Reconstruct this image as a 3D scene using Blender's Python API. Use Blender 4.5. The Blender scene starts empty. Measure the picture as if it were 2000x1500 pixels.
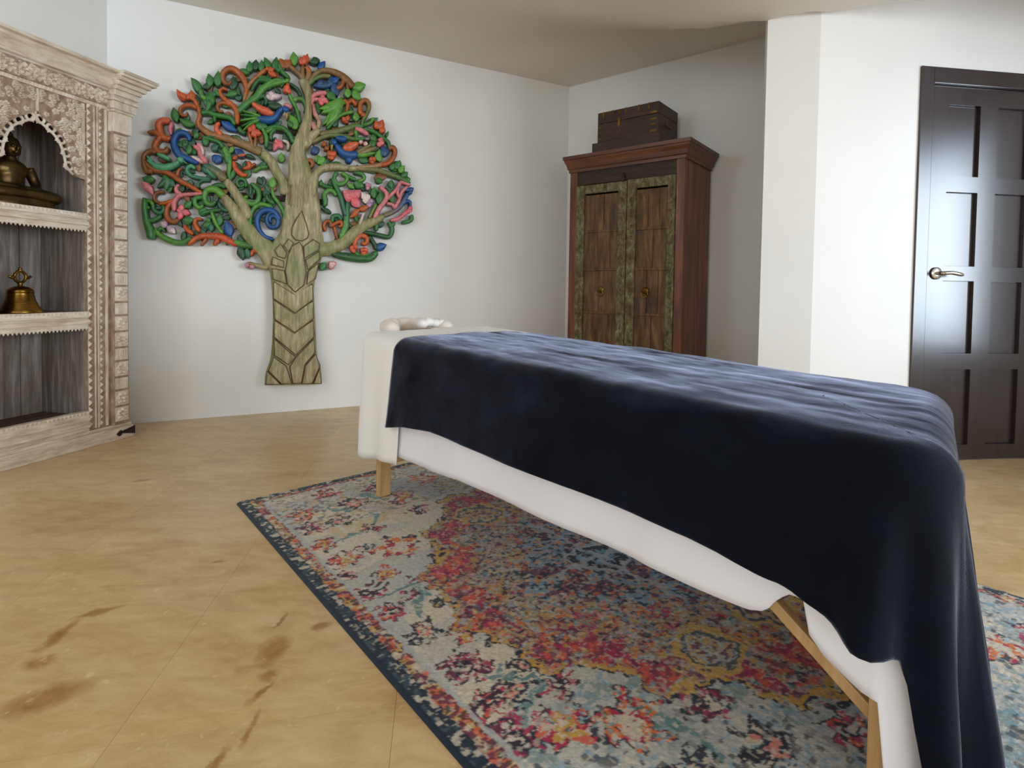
import bpy, math, random
import numpy as np
from mathutils import Vector, Matrix
random.seed(7)
sc = bpy.context.scene
col = sc.collection
PI = math.pi

# ------------------------------------------------------------------ camera
F_PX, CX, CY = 1043.4, 1100.0, 596.3          # image taken as 2000 x 1500
PITCH, ROLL, CAM_H = math.radians(1.662), math.radians(1.062), 0.90
cp, sp, cr, sr = math.cos(PITCH), math.sin(PITCH), math.cos(ROLL), math.sin(ROLL)
cam = bpy.data.cameras.new('camera')
cam.sensor_width = 36.0; cam.sensor_fit = 'HORIZONTAL'; cam.lens = F_PX / 2000 * 36
cam.shift_x = -(CX - 1000) / 2000; cam.shift_y = -(750 - CY) / 2000
cam.clip_start = 0.02
cam_o = bpy.data.objects.new('camera', cam); col.objects.link(cam_o)
_r = Vector((cr, sr * sp, sr * cp)); _u = Vector((-sr, cr * sp, cr * cp)); _b = Vector((0, -cp, sp))
cam_o.matrix_world = Matrix(((_r.x, _u.x, _b.x, 0), (_r.y, _u.y, _b.y, 0), (_r.z, _u.z, _b.z, CAM_H), (0, 0, 0, 1)))
sc.camera = cam_o

# ------------------------------------------------------------------ world, window light, exposure
world = bpy.data.worlds.new('world'); sc.world = world; world.use_nodes = True
world.node_tree.nodes['Background'].inputs[0].default_value = (0.80, 0.90, 1.0, 1)
world.node_tree.nodes['Background'].inputs[1].default_value = 0.45

def window_light(name, loc, target, sx, sy, power, colr):
    l = bpy.data.lights.new(name, 'AREA'); l.shape = 'RECTANGLE'; l.size = sx; l.size_y = sy
    l.energy = power; l.color = colr
    o = bpy.data.objects.new(name, l); col.objects.link(o); o.location = loc
    d = Vector(target) - Vector(loc); o.rotation_euler = d.to_track_quat('-Z', 'Y').to_euler()
    return o
window_light('window_light_rear', (1.2, -4.6, 1.5), (0.0, 3.0, 1.25), 5.2, 2.5, 98, (0.88, 0.95, 1.0))
window_light('window_light_side', (3.17, 1.72, 1.30), (0.0, 1.72, 1.30), 1.0, 1.5, 11, (0.30, 0.56, 1.0))
window_light('window_light_far_right', (5.6, -0.9, 1.5), (-1.7, 4.0, 1.3), 2.8, 2.2, 275, (0.85, 0.94, 1.0))
window_light('window_light_left', (-3.0, 0.9, 2.05), (-2.6, 3.4, 2.2), 0.9, 0.9, 18, (0.55, 0.78, 1.0))
window_light('window_light_rear_left', (-2.4, -3.2, 1.6), (0.9, 4.0, 1.4), 1.6, 1.8, 36, (1.0, 0.90, 0.78))

vs = sc.view_settings
vs.view_transform = 'Standard'; vs.look = 'None'; vs.exposure = 0.12; vs.gamma = 1.0; vs.use_curve_mapping = False
sc.cycles.use_denoising = True
sc.cycles.max_bounces = 8; sc.cycles.diffuse_bounces = 5

# ------------------------------------------------------------------ helpers
def lin(c):
    return tuple(((v / 255) / 12.92 if v / 255 <= 0.04045 else ((v / 255 + 0.055) / 1.055) ** 2.4) for v in c)

def new_mat(name):
    m = bpy.data.materials.new(name); m.use_nodes = True
    nt = m.node_tree; b = nt.nodes['Principled BSDF']
    return m, nt, b

def node(nt, t, **kw):
    n = nt.nodes.new(t)
    for k, v in kw.items(): setattr(n, k, v)
    return n

def ramp(nt, fac, stops):
    r = nt.nodes.new('ShaderNodeValToRGB'); e = r.color_ramp.elements
    while len(e) < len(stops): e.new(0.5)
    for i, (p, c) in enumerate(stops):
        e[i].position = p; e[i].color = (*c, 1)
    nt.links.new(fac, r.inputs[0]); return r

def noise_tex(nt, scale, detail=5, rough=0.6, vec=None, dist=0.0):
    n = nt.nodes.new('ShaderNodeTexNoise'); n.inputs['Scale'].default_value = scale
    n.inputs['Detail'].default_value = detail; n.inputs['Roughness'].default_value = rough
    n.inputs['Distortion'].default_value = dist
    if vec is not None: nt.links.new(vec, n.inputs['Vector'])
    return n

def mapped(nt, scale=(1, 1, 1), source='Object'):
    tc = nt.nodes.new('ShaderNodeTexCoord'); mp = nt.nodes.new('ShaderNodeMapping')
    mp.inputs['Scale'].default_value = scale
    nt.links.new(tc.outputs[source], mp.inputs['Vector']); return mp.outputs['Vector']

def bump(nt, b, height, strength=0.3, distance=0.01):
    n = nt.nodes.new('ShaderNodeBump'); n.inputs['Strength'].default_value = strength
    n.inputs['Distance'].default_value = distance
    nt.links.new(height, n.inputs['Height']); nt.links.new(n.outputs[0], b.inputs['Normal'])

def simple(name, c1, c2, scale=8, stretch=(1, 1, 1), rough=0.6, metal=0.0, bstr=0.2, bdist=0.004, lo=0.35, hi=0.65, dist=0.0):
    m, nt, b = new_mat(name)
    v = mapped(nt, stretch); n = noise_tex(nt, scale, 6, 0.62, v, dist)
    r = ramp(nt, n.outputs[0], [(lo, lin(c1)), (hi, lin(c2))])
    nt.links.new(r.outputs[0], b.inputs['Base Color'])
    b.inputs['Roughness'].default_value = rough; b.inputs['Metallic'].default_value = metal
    if bstr: bump(nt, b, n.outputs[0], bstr, bdist)
    return m

def mix_col(nt, fac, a, b_):
    mx = nt.nodes.new('ShaderNodeMix'); mx.data_type = 'RGBA'
    if hasattr(fac, 'links') or hasattr(fac, 'is_output'): nt.links.new(fac, mx.inputs[0])
    else: mx.inputs[0].default_value = fac
    for s, v in ((6, a), (7, b_)):
        if isinstance(v, tuple): mx.inputs[s].default_value = (*v, 1)
        else: nt.links.new(v, mx.inputs[s])
    return mx.outputs[2]

class MB:
    def __init__(s): s.v = []; s.f = []; s.c = []
    def add(s, vs_, fs, c=None):
        o = len(s.v); s.v += [tuple(p) for p in vs_]; s.f += [tuple(i + o for i in f) for f in fs]
        if c is not None:
            s.c += list(c) if isinstance(c, list) else [c] * len(vs_)
        return s
    def box(s, x0, x1, y0, y1, z0, z1):
        return s.add([(x0, y0, z0), (x1, y0, z0), (x1, y1, z0), (x0, y1, z0), (x0, y0, z1), (x1, y0, z1), (x1, y1, z1), (x0, y1, z1)],
                     [(0, 3, 2, 1), (4, 5, 6, 7), (0, 1, 5, 4), (1, 2, 6, 5), (2, 3, 7, 6), (3, 0, 4, 7)])
    def prism(s, poly, y0, y1, axis='y'):
        """polygon in (x,z) extruded along y (axis 'x': polygon is (y,z) extruded along x; 'z': (x,y) along z)"""
        n = len(poly)
        if axis == 'y': P = [(a, y0, b) for a, b in poly] + [(a, y1, b) for a, b in poly]
        elif axis == 'x': P = [(y0, a, b) for a, b in poly] + [(y1, a, b) for a, b in poly]
        else: P = [(a, b, y0) for a, b in poly] + [(a, b, y1) for a, b in poly]
        return s.add(P, [tuple(range(n)), tuple(range(2 * n - 1, n - 1, -1))] + [(i, n + i, n + (i + 1) % n, (i + 1) % n) for i in range(n)])
    def lathe(s, prof, cx=0, cy=0, cz=0, seg=24, sx=1, sy=1):
        n = len(prof); V = []; Fc = []
        for k in range(seg):
            a = 2 * PI * k / seg
            V += [(cx + r * math.cos(a) * sx, cy + r * math.sin(a) * sy, cz + z) for r, z in prof]
        for k in range(seg):
            k2 = (k + 1) % seg
            Fc += [(k * n + i, k2 * n + i, k2 * n + i + 1, k * n + i + 1) for i in range(n - 1)]
        return s.add(V, Fc)
    def tube(s, pts, r, seg=8, closed=False):
        pts = [Vector(p) for p in pts]; n = len(pts); V = []; Fc = []
        rr = r if isinstance(r, (list, tuple)) else [r] * n
        up = Vector((0, 0, 1)); prev = None
        for i, p in enumerate(pts):
            if closed: t = pts[(i + 1) % n] - pts[i - 1]
            else: t = pts[min(i + 1, n - 1)] - pts[max(i - 1, 0)]
            t.normalize()
            a = prev - t * prev.dot(t) if prev is not None else (up.cross(t) if abs(t.z) < 0.9 else Vector((1, 0, 0)).cross(t))
            a.normalize(); b = t.cross(a); prev = a
            V += [p + (a * math.cos(2 * PI * k / seg) + b * math.sin(2 * PI * k / seg)) * rr[i] for k in range(seg)]
        for i in range(n if closed else n - 1):
            j = (i + 1) % n
            Fc += [(i * seg + k, i * seg + (k + 1) % seg, j * seg + (k + 1) % seg, j * seg + k) for k in range(seg)]
        if not closed: Fc += [tuple(range(seg - 1, -1, -1)), tuple((n - 1) * seg + k for k in range(seg))]
        return s.add(V, Fc)
    def ellipsoid(s, c, r, seg=16, rings=10, rot=None):
        V = []; Fc = []; M = rot if rot is not None else Matrix.Identity(3)
        for i in range(rings + 1):
            th = PI * i / rings
            for k in range(seg):
                ph = 2 * PI * k / seg
                p = M @ Vector((r[0] * math.sin(th) * math.cos(ph), r[1] * math.sin(th) * math.sin(ph), r[2] * math.cos(th)))
                V.append((c[0] + p.x, c[1] + p.y, c[2] + p.z))
        for i in range(rings):
            Fc += [(i * seg + k, (i + 1) * seg + k, (i + 1) * seg + (k + 1) % seg, i * seg + (k + 1) % seg) for k in range(seg)]
        return s.add(V, Fc)
    def grid(s, rows):
        n = len(rows[0]); o = []
        for r in rows: o += list(r)
        return s.add(o, [(i * n + j, i * n + j + 1, (i + 1) * n + j + 1, (i + 1) * n + j) for i in range(len(rows) - 1) for j in range(n - 1)])
    def build(s, name, mat, parent=None, smooth=False, bevel=0.0, kind=None, label=None):
        me = bpy.data.meshes.new(name); me.from_pydata(s.v, [], s.f)
        if s.c and len(s.c) == len(s.v):
            at = me.color_attributes.new('Col', 'FLOAT_COLOR', 'POINT')
            at.data.foreach_set('color', np.array([(*c, 1.0) for c in s.c], dtype=np.float32).ravel())
        import bmesh
        bm = bmesh.new(); bm.from_mesh(me); bmesh.ops.recalc_face_normals(bm, faces=bm.faces); bm.to_mesh(me); bm.free()
        if smooth: me.polygons.foreach_set('use_smooth', [True] * len(me.polygons))
        me.materials.append(mat)
        o = bpy.data.objects.new(name, me); col.objects.link(o)
        if parent is not None: o.parent = parent
        if bevel:
            b = o.modifiers.new('bevel', 'BEVEL'); b.width = bevel; b.segments = 2; b.limit_method = 'ANGLE'
        if kind: o['kind'] = kind
        if label: o['label'] = label
        return o

def tag(o, label=None, cat=None, group=None, kind=None):
    if label: o['label'] = label
    if cat: o['category'] = cat
    if group: o['group'] = group
    if kind: o['kind'] = kind
    return o

def hd(yaw): a = math.radians(yaw); return Vector((math.sin(a), math.cos(a), 0))

class Frame:
    """x runs along heading `yaw`, y points into the wall (away from the room), z up"""
    def __init__(s, origin, yaw): s.o = Vector(origin); s.yaw = yaw; s.x = hd(yaw); s.y = Vector((-s.x.y, s.x.x, 0))
    def w(s, p): return s.o + s.x * p[0] + s.y * p[1] + Vector((0, 0, p[2]))
    def empty(s, name):
        e = bpy.data.objects.new(name, None); col.objects.link(e); e.empty_display_size = 0.1
        e.location = s.o; e.rotation_euler = (0, 0, math.radians(90 - s.yaw)); return e
    def plane(s, px, py, off=0.0):
        """local (x,z) on the plane y = off that the photograph shows at this pixel"""
        x, y = (px - CX) / F_PX, (py - CY) / F_PX
        x, y = cr * x + sr * y, -sr * x + cr * y
        d = Vector((x, cp - y * sp, -sp - y * cp)); c = Vector((0, 0, CAM_H))
        t = (s.o + s.y * off - c).dot(s.y) / d.dot(s.y); q = c + d * t - s.o
        return q.dot(s.x), q.z

def empty_at(name, loc, rz=0):
    e = bpy.data.objects.new(name, None); col.objects.link(e); e.location = loc; e.rotation_euler = (0, 0, rz); e.empty_display_size = 0.1
    return e

def crom(pts, n):
    """Catmull-Rom through rows of numbers, n samples per span"""
    P = [np.array(p, float) for p in pts]
    if len(P) == 2: return [tuple(P[0] + (P[1] - P[0]) * i / n) for i in range(n + 1)]
    P = [2 * P[0] - P[1]] + P + [2 * P[-1] - P[-2]]; out = []
    for i in range(1, len(P) - 2):
        for k in range(n):
            t = k / n; a, b, c, d = P[i - 1], P[i], P[i + 1], P[i + 2]
            out.append(tuple(0.5 * (2 * b + (c - a) * t + (2 * a - 5 * b + 4 * c - d) * t * t + (3 * b - a - 3 * c + d) * t ** 3)))
    out.append(tuple(P[-2])); return out

def smooth01(t): t = max(0.0, min(1.0, t)); return t * t * (3 - 2 * t)

# ------------------------------------------------------------------ materials
def wall_mat(name, c):
    m, nt, b = new_mat(name); v = mapped(nt)
    n = noise_tex(nt, 2.2, 4, 0.5, v); r = ramp(nt, n.outputs[0], [(0.3, lin([x - 4 for x in c])), (0.7, lin(c))])
    nt.links.new(r.outputs[0], b.inputs['Base Color']); b.inputs['Roughness'].default_value = 0.62
    n2 = noise_tex(nt, 55, 4, 0.6, v); bump(nt, b, n2.outputs[0], 0.08, 0.004); return m
M_WALL = wall_mat('wall_paint', (228, 226, 222))
M_CEIL = wall_mat('ceiling_paint', (222, 216, 206))

def travertine():
    m, nt, b = new_mat('travertine'); L = nt.links.new
    g = nt.nodes.new('ShaderNodeNewGeometry'); pos = g.outputs['Position']
    mp = node(nt, 'ShaderNodeMapping'); mp.inputs['Rotation'].default_value = (0, 0, math.radians(-32)); mp.inputs['Scale'].default_value = (1.0, 2.4, 1)
    L(pos, mp.inputs['Vector'])
    n1 = noise_tex(nt, 1.5, 8, 0.62, mp.outputs[0], 0.9)
    base = ramp(nt, n1.outputs[0], [(0.28, lin((184, 148, 98))), (0.45, lin((204, 171, 121))), (0.6, lin((214, 186, 140))), (0.78, lin((228, 204, 164)))])
    n2 = noise_tex(nt, 9, 8, 0.7, mp.outputs[0], 0.6)
    fine = ramp(nt, n2.outputs[0], [(0.35, lin((168, 131, 84))), (0.55, lin((208, 180, 134))), (0.72, lin((228, 206, 166)))])
    c = mix_col(nt, 0.38, base.outputs[0], fine.outputs[0])
    # rusty stained patches of the stone: (x, y, radius x, radius y, turn)
    wob = noise_tex(nt, 7.0, 7, 0.7, pos)
    sub = node(nt, 'ShaderNodeVectorMath', operation='SUBTRACT'); sub.inputs[1].default_value = (0.5, 0.5, 0.5); L(wob.outputs['Color'], sub.inputs[0])
    scl = node(nt, 'ShaderNodeVectorMath', operation='SCALE'); scl.inputs['Scale'].default_value = 0.10; L(sub.outputs[0], scl.inputs[0])
    ad = node(nt, 'ShaderNodeVectorMath', operation='ADD'); L(pos, ad.inputs[0]); L(scl.outputs[0], ad.inputs[1])
    prev = None
    for (x, y, rx, ry, a) in STAINS:
        mm = node(nt, 'ShaderNodeMapping', vector_type='TEXTURE'); mm.inputs['Location'].default_value = (x, y, 0)
        mm.inputs['Rotation'].default_value = (0, 0, math.radians(a)); mm.inputs['Scale'].default_value = (rx, ry, 1)
        L(ad.outputs[0], mm.inputs['Vector'])
        ln = node(nt, 'ShaderNodeVectorMath', operation='LENGTH'); L(mm.outputs[0], ln.inputs[0])
        mr = node(nt, 'ShaderNodeMapRange'); mr.inputs['From Min'].default_value = 1.0; mr.inputs['From Max'].default_value = 0.40
        L(ln.outputs['Value'], mr.inputs['Value'])
        if prev is None: prev = mr.outputs[0]
        else:
            mxm = node(nt, 'ShaderNodeMath', operation='MAXIMUM'); L(prev, mxm.inputs[0]); L(mr.outputs[0], mxm.inputs[1]); prev = mxm.outputs[0]
    n3 = noise_tex(nt, 22, 5, 0.7, pos)
    st = ramp(nt, n3.outputs[0], [(0.36, lin((140, 92, 46))), (0.58, lin((168, 118, 66))), (0.68, lin((205, 170, 118)))])
    sm = node(nt, 'ShaderNodeMath', operation='MULTIPLY'); sm.inputs[1].default_value = 0.78; L(prev, sm.inputs[0])
    c = mix_col(nt, sm.outputs[0], c, st.outputs[0])
    # pale pits
    n4 = noise_tex(nt, 38, 3, 0.5, pos); pit = ramp(nt, n4.outputs[0], [(0.66, (0, 0, 0)), (0.72, (1, 1, 1))])
    pm = node(nt, 'ShaderNodeMath', operation='MULTIPLY'); pm.inputs[1].default_value = 0.4; L(pit.outputs[0], pm.inputs[0])
    c = mix_col(nt, pm.outputs[0], c, lin((236, 214, 172)))
    oi = node(nt, 'ShaderNodeObjectInfo'); hs = node(nt, 'ShaderNodeHueSaturation')
    mr = node(nt, 'ShaderNodeMapRange'); mr.inputs['To Min'].default_value = 0.95; mr.inputs['To Max'].default_value = 1.05
    L(oi.outputs['Random'], mr.inputs['Value']); L(mr.outputs[0], hs.inputs['Value']); L(c, hs.inputs['Color'])
    L(hs.outputs[0], b.inputs['Base Color'])
    b.inputs['Roughness'].default_value = 0.30; b.inputs['Specular IOR Level'].default_value = 0.42
    bump(nt, b, n2.outputs[0], 0.05, 0.003); return m
STAINS = [(-1.10, 1.12, .085, .060, 40), (-1.16, 1.02, .06, .04, 0), (-1.27, 1.33, .022, .085, 10), (-1.25, 1.43, .075, .018, 35), (-1.22, 1.23, .05, .04, 0), (-.70, 1.29, .040, .078, 12), (-.63, 1.38, .03, .02, 0),
          (-.735, 1.41, .008, .05, -10), (-.645, 1.15, .014, .055, -15), (-.62, 1.06, .010, .06, 5), (-.635, .97, .013, .06, 8), (-.66, 1.20, .03, .03, 0), (-1.10, 1.71, .03, .012, 20), (-1.9, 2.4, .05, .02, 20)]
M_FLOOR = travertine()
M_GROUT = simple('grout', (196, 164, 116), (208, 178, 130), 30, rough=0.8)

def wood(name, c1, c2, c3, scale=3.0, stretch=(9, 9, 0.7), rough=0.5, bstr=0.25):
    m, nt, b = new_mat(name); v = mapped(nt, stretch)
    n = noise_tex(nt, scale, 8, 0.65, v, 0.4)
    r = ramp(nt, n.outputs[0], [(0.3, lin(c1)), (0.5, lin(c2)), (0.7, lin(c3))])
    nt.links.new(r.outputs[0], b.inputs['Base Color']); b.inputs['Roughness'].default_value = rough
    bump(nt, b, n.outputs[0], bstr, 0.003); return m
M_WHITEWASH = wood('whitewashed_wood', (178, 158, 138), (214, 200, 184), (234, 226, 214), 5, (5, 5, 2.0), 0.75, 0.4)
M_WHITEWASH_H = wood('whitewashed_wood_lengthwise', (176, 154, 132), (212, 197, 180), (232, 223, 210), 5, (1.6, 6, 8), 0.75, 0.4)
M_RECESS = wood('brown_carving_ground', (120, 96, 80), (156, 132, 114), (186, 168, 150), 6, (5, 5, 2.5), 0.8, 0.4)  # browner tone for the ground behind the raised carving
M_PLANK = wood('weathered_plank', (88, 74, 66), (130, 118, 110), (170, 166, 164), 3.2, (11, 11, 0.8), 0.8, 0.4)
M_DARKSHELF = wood('brown_shelf_board', (70, 54, 42), (96, 76, 60), (120, 98, 80), 4, (1, 9, 9), 0.8, 0.3)
M_IRON = simple('wrought_iron', (38, 30, 28), (62, 50, 46), 40, rough=0.6, metal=0.5)
M_BRASS = simple('aged_brass', (92, 66, 26), (164, 126, 58), 9, rough=0.28, metal=1.0, bstr=0.05)
M_BRONZE = simple('dark_bronze', (58, 44, 24), (104, 82, 46), 12, rough=0.38, metal=0.85, bstr=0.1)
M_RED = wood('red_brown_wood', (66, 33, 20), (106, 58, 36), (146, 90, 60), 2.4, (10, 10, 0.9), 0.42, 0.15)
M_RED_H = wood('red_brown_wood_lengthwise', (62, 34, 20), (92, 52, 30), (118, 70, 44), 2.4, (0.9, 10, 10), 0.42, 0.15)
M_LINTEL = wood('dark_brown_board', (34, 20, 12), (52, 32, 20), (70, 46, 30), 5, (1.2, 9, 9), 0.7, 0.3)
M_OLDPLANK = wood('old_brown_plank', (50, 32, 18), (92, 64, 38), (132, 100, 66), 3.4, (7, 7, 1.2), 0.7, 0.4)
def patina():
    m, nt, b = new_mat('flaking_green_paint'); v = mapped(nt, (1, 1, 0.6))
    n = noise_tex(nt, 26, 8, 0.75, v, 0.6)
    r = ramp(nt, n.outputs[0], [(0.30, lin((48, 32, 18))), (0.46, lin((92, 76, 46))), (0.56, lin((112, 108, 76))), (0.68, lin((150, 150, 116))), (0.78, lin((196, 192, 160)))])
    nt.links.new(r.outputs[0], b.inputs['Base Color']); b.inputs['Roughness'].default_value = 0.75
    bump(nt, b, n.outputs[0], 0.5, 0.004); return m
M_PATINA = patina()
M_CHEST = wood('dark_chest_wood', (38, 22, 13), (58, 35, 20), (82, 52, 32), 4, (1, 8, 8), 0.5, 0.2)
M_DOOR = wood('espresso_door_paint', (36, 28, 28), (44, 34, 34), (52, 42, 42), 3, (8, 8, 0.6), 0.24, 0.02)
M_DOOR.node_tree.nodes['Principled BSDF'].inputs['Specular IOR Level'].default_value = 0.9
M_NICKEL = simple('satin_nickel', (178, 170, 156), (206, 198, 184), 20, rough=0.25, metal=1.0, bstr=0)
M_BEECH = wood('beech_wood', (176, 138, 88), (198, 160, 108), (214, 180, 130), 3, (8, 8, 0.6), 0.45, 0.08)
M_VINYL = simple('cream_vinyl', (206, 196, 180), (216, 206, 190), 20, rough=0.5)

def cloth_mat(name, c, rough=0.85, scale=900, sheen=0.15):
    m, nt, b = new_mat(name); v = mapped(nt)
    n = noise_tex(nt, 3, 3, 0.5, v); r = ramp(nt, n.outputs[0], [(0.3, lin([x - 5 for x in c])), (0.7, lin(c))])
    nt.links.new(r.outputs[0], b.inputs['Base Color']); b.inputs['Roughness'].default_value = rough
    b.inputs['Sheen Weight'].default_value = sheen
    n2 = noise_tex(nt, 16, 6, 0.6, v); bump(nt, b, n2.outputs[0], 0.12, 0.006); return m
M_SHEET = cloth_mat('white_cotton', (234, 234, 240))
M_SHEET_TOP = cloth_mat('white_cotton_percale', (238, 236, 232))
M_CRADLE = cloth_mat('cream_flannel', (226, 216, 206))

def velvet():
    m, nt, b = new_mat('navy_plush'); L = nt.links.new
    def along(sc_):
        tc = nt.nodes.new('ShaderNodeTexCoord'); r1 = node(nt, 'ShaderNodeMapping'); r1.inputs['Rotation'].default_value = (0, 0, math.radians(45.8)); L(tc.outputs['Object'], r1.inputs['Vector'])
        r2 = node(nt, 'ShaderNodeMapping'); r2.inputs['Scale'].default_value = sc_; L(r1.outputs[0], r2.inputs['Vector']); return r2.outputs[0]
    n = noise_tex(nt, 1.6, 7, 0.6, along((1.3, 5.0, 1.2)), 0.9); n2 = noise_tex(nt, 2.4, 7, 0.6, along((2.2, 9, 2.0)), 0.5)
    mul = node(nt, 'ShaderNodeMath', operation='ADD'); L(n.outputs[0], mul.inputs[0]); L(n2.outputs[0], mul.inputs[1])
    r = ramp(nt, mul.outputs[0], [(0.42, lin((9, 12, 28))), (0.58, lin((20, 26, 52)))])
    mh = node(nt, 'ShaderNodeMath', operation='MULTIPLY'); mh.inputs[1].default_value = 0.5; L(mul.outputs[0], mh.inputs[0])
    r = ramp(nt, mh.outputs[0], [(0.38, lin((1, 6, 17))), (0.52, lin((4, 10, 25))), (0.66, lin((20, 25, 44)))])  # lighter streaks in the base colour stand in for nap sheen
    L(r.outputs[0], b.inputs['Base Color']); b.inputs['Roughness'].default_value = 0.85
    b.inputs['Specular IOR Level'].default_value = 0.15
    sw = node(nt, 'ShaderNodeMapRange'); sw.inputs['From Min'].default_value = 0.36; sw.inputs['From Max'].default_value = 0.64
    sw.inputs['To Min'].default_value = 0.06; sw.inputs['To Max'].default_value = 1.0
    L(mh.outputs[0], sw.inputs['Value']); L(sw.outputs[0], b.inputs['Sheen Weight'])
    b.inputs['Sheen Roughness'].default_value = 0.32; b.inputs['Sheen Tint'].default_value = (0.64, 0.70, 0.95, 1)
    n3 = noise_tex(nt, 420, 2, 0.6, mapped(nt)); bump(nt, b, n3.outputs[0], 0.35, 0.002); return m
M_VELVET = velvet()

def painted_carving():
    m, nt, b = new_mat('painted_carving'); L = nt.links.new
    at = node(nt, 'ShaderNodeAttribute', attribute_name='Col')
    v = mapped(nt, (1, 1, 1)); n = noise_tex(nt, 38, 6, 0.7, v, 0.5)
    hs = node(nt, 'ShaderNodeHueSaturation'); mr = node(nt, 'ShaderNodeMapRange')
    mr.inputs['From Min'].default_value = 0.3; mr.inputs['From Max'].default_value = 0.7
    mr.inputs['To Min'].default_value = 0.55; mr.inputs['To Max'].default_value = 1.35
    L(n.outputs[0], mr.inputs['Value']); L(mr.outputs[0], hs.inputs['Value']); L(at.outputs['Color'], hs.inputs['Color'])
    n2 = noise_tex(nt, 120, 4, 0.7, v); r = ramp(nt, n2.outputs[0], [(0.60, (0, 0, 0)), (0.72, (1, 1, 1))])
    mm = node(nt, 'ShaderNodeMath', operation='MULTIPLY'); mm.inputs[1].default_value = 0.22; L(r.outputs[0], mm.inputs[0])
    c = mix_col(nt, mm.outputs[0], hs.outputs[0], lin((214, 202, 160)))
    L(c, b.inputs['Base Color']); b.inputs['Roughness'].default_value = 0.42
    bump(nt, b, n.outputs[0], 0.25, 0.003); return m
M_CARVE = painted_carving()
def trunk_paint():
    m, nt, b = new_mat('painted_trunk'); L = nt.links.new
    v = mapped(nt, (7, 7, 1.0)); n = noise_tex(nt, 7, 8, 0.7, v, 0.4)
    r = ramp(nt, n.outputs[0], [(0.25, lin((84, 70, 48))), (0.42, lin((136, 122, 86))), (0.56, lin((166, 154, 116))), (0.72, lin((202, 192, 156)))])
    n2 = noise_tex(nt, 5, 4, 0.6, mapped(nt)); g = ramp(nt, n2.outputs[0], [(0.46, (0, 0, 0)), (0.66, (1, 1, 1))])
    mm = node(nt, 'ShaderNodeMath', operation='MULTIPLY'); mm.inputs[1].default_value = 0.6; L(g.outputs[0], mm.inputs[0])
    c = mix_col(nt, mm.outputs[0], r.outputs[0], lin((104, 122, 62)))
    L(c, b.inputs['Base Color']); b.inputs['Roughness'].default_value = 0.5; bump(nt, b, n.outputs[0], 0.35, 0.004); return m
M_TRUNK = trunk_paint()

# ------------------------------------------------------------------ the room
B_YAW, W_YAW, D_YAW, K_YAW, R_YAW = 62.68, 126.11, 82.59, 10.18, -44.21
P_LB = Vector((-2.824, 3.317, 0)); P_BW = Vector((0.019, 4.785, 0)); P_WE = Vector((1.595, 3.636, 0))
P_P1 = Vector((1.053, 2.863, 0)); P_P2 = Vector((1.302, 2.796, 0)); P_DE = P_P2 + hd(D_YAW) * 3.0
TH = 0.12
def wall_slab(name, a, b, h=2.86):
    d = (b - a).normalized(); n = Vector((-d.y, d.x, 0))            # n points out of the room
    m = MB(); q = [a, b, b + n * TH, a + n * TH]
    m.add([(p.x, p.y, 0) for p in q] + [(p.x, p.y, h) for p in q], [(0, 1, 2, 3), (4, 7, 6, 5), (0, 4, 5, 1), (1, 5, 6, 2), (2, 6, 7, 3), (3, 7, 4, 0)])
    return tag(m.build(name, M_WALL), kind='structure')
wall_slab('wall_left', P_LB - hd(K_YAW) * 4.4, P_LB)
wall_slab('wall_back', P_LB, P_BW)
wall_slab('wall_alcove', P_BW, P_WE)
wall_slab('wall_alcove_return', P_WE, P_P1 + (P_WE - P_P1).normalized() * 0.115)
wall_slab('wall_pillar', P_P1, P_P2)

# door wall with its opening
DF = Frame(P_P2, D_YAW)                      # x from the pillar edge
DX0, DX1, DZ = 0.575, 1.475, 2.12            # opening in the wall
m = MB(); m.box(0, DX0, 0, TH, 0, 2.86); m.box(DX1, 3.0, 0, TH, 0, 2.86); m.box(DX0, DX1, 0, TH, DZ, 2.86)
o = m.build('wall_right', M_WALL); o.location = DF.o; o.rotation_euler = (0, 0, math.radians(90 - D_YAW)); o['kind'] = 'structure'

# added unseen wall keeping far-right light off the door wall, with a window
RWX, RY0, RY1 = 3.2, 1.0, 3.06
m = MB(); m.box(RWX, RWX + TH, RY0, 1.2, 0, 2.5); m.box(RWX, RWX + TH, 2.24, RY1, 0, 2.5); m.box(RWX, RWX + TH, 1.2, 2.24, 0, .53); m.box(RWX, RWX + TH, 1.2, 2.24, 2.07, 2.5)
tag(m.build('shade_wall_far_right', M_WALL), kind='structure')
win = empty_at('window_1', (RWX, 1.72, .53)); win['kind'] = 'structure'
m = MB(); m.box(0, .05, -.52, -.47, 0, 1.54); m.box(0, .05, .47, .52, 0, 1.54); m.box(0, .05, -.47, .47, 0, .05); m.box(0, .05, -.47, .47, 1.49, 1.54); m.box(.01, .04, -.015, .015, .05, 1.49)
m.build('window_frame', M_DOOR, win, bevel=0.003)

# ceiling: lower over the door side, rising into the alcove
def ceil_z(x, y):
    cd = Vector((-0.951, 0.309)); pn = Vector((0.309, 0.951))
    p = (Vector((x, y)) - Vector((P_P1.x, P_P1.y))).dot(pn)
    s_ = max(0.0, min(1.0, 1 - p / 0.62)); a = smooth01((x + 0.9) / 1.7)
    return 2.695 - 0.357 * a * s_
rows = []
for i in range(61):
    x = -4.2 + 9.0 * i / 60
    rows.append([(x, -3.4 + 8.8 * j / 80, ceil_z(x, -3.4 + 8.8 * j / 80)) for j in range(81)])
m = MB(); m.grid(rows)
c_o = m.build('ceiling', M_CEIL, smooth=True, kind='structure')
md = c_o.modifiers.new('thickness', 'SOLIDIFY'); md.thickness = 0.05; md.offset = 1

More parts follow.
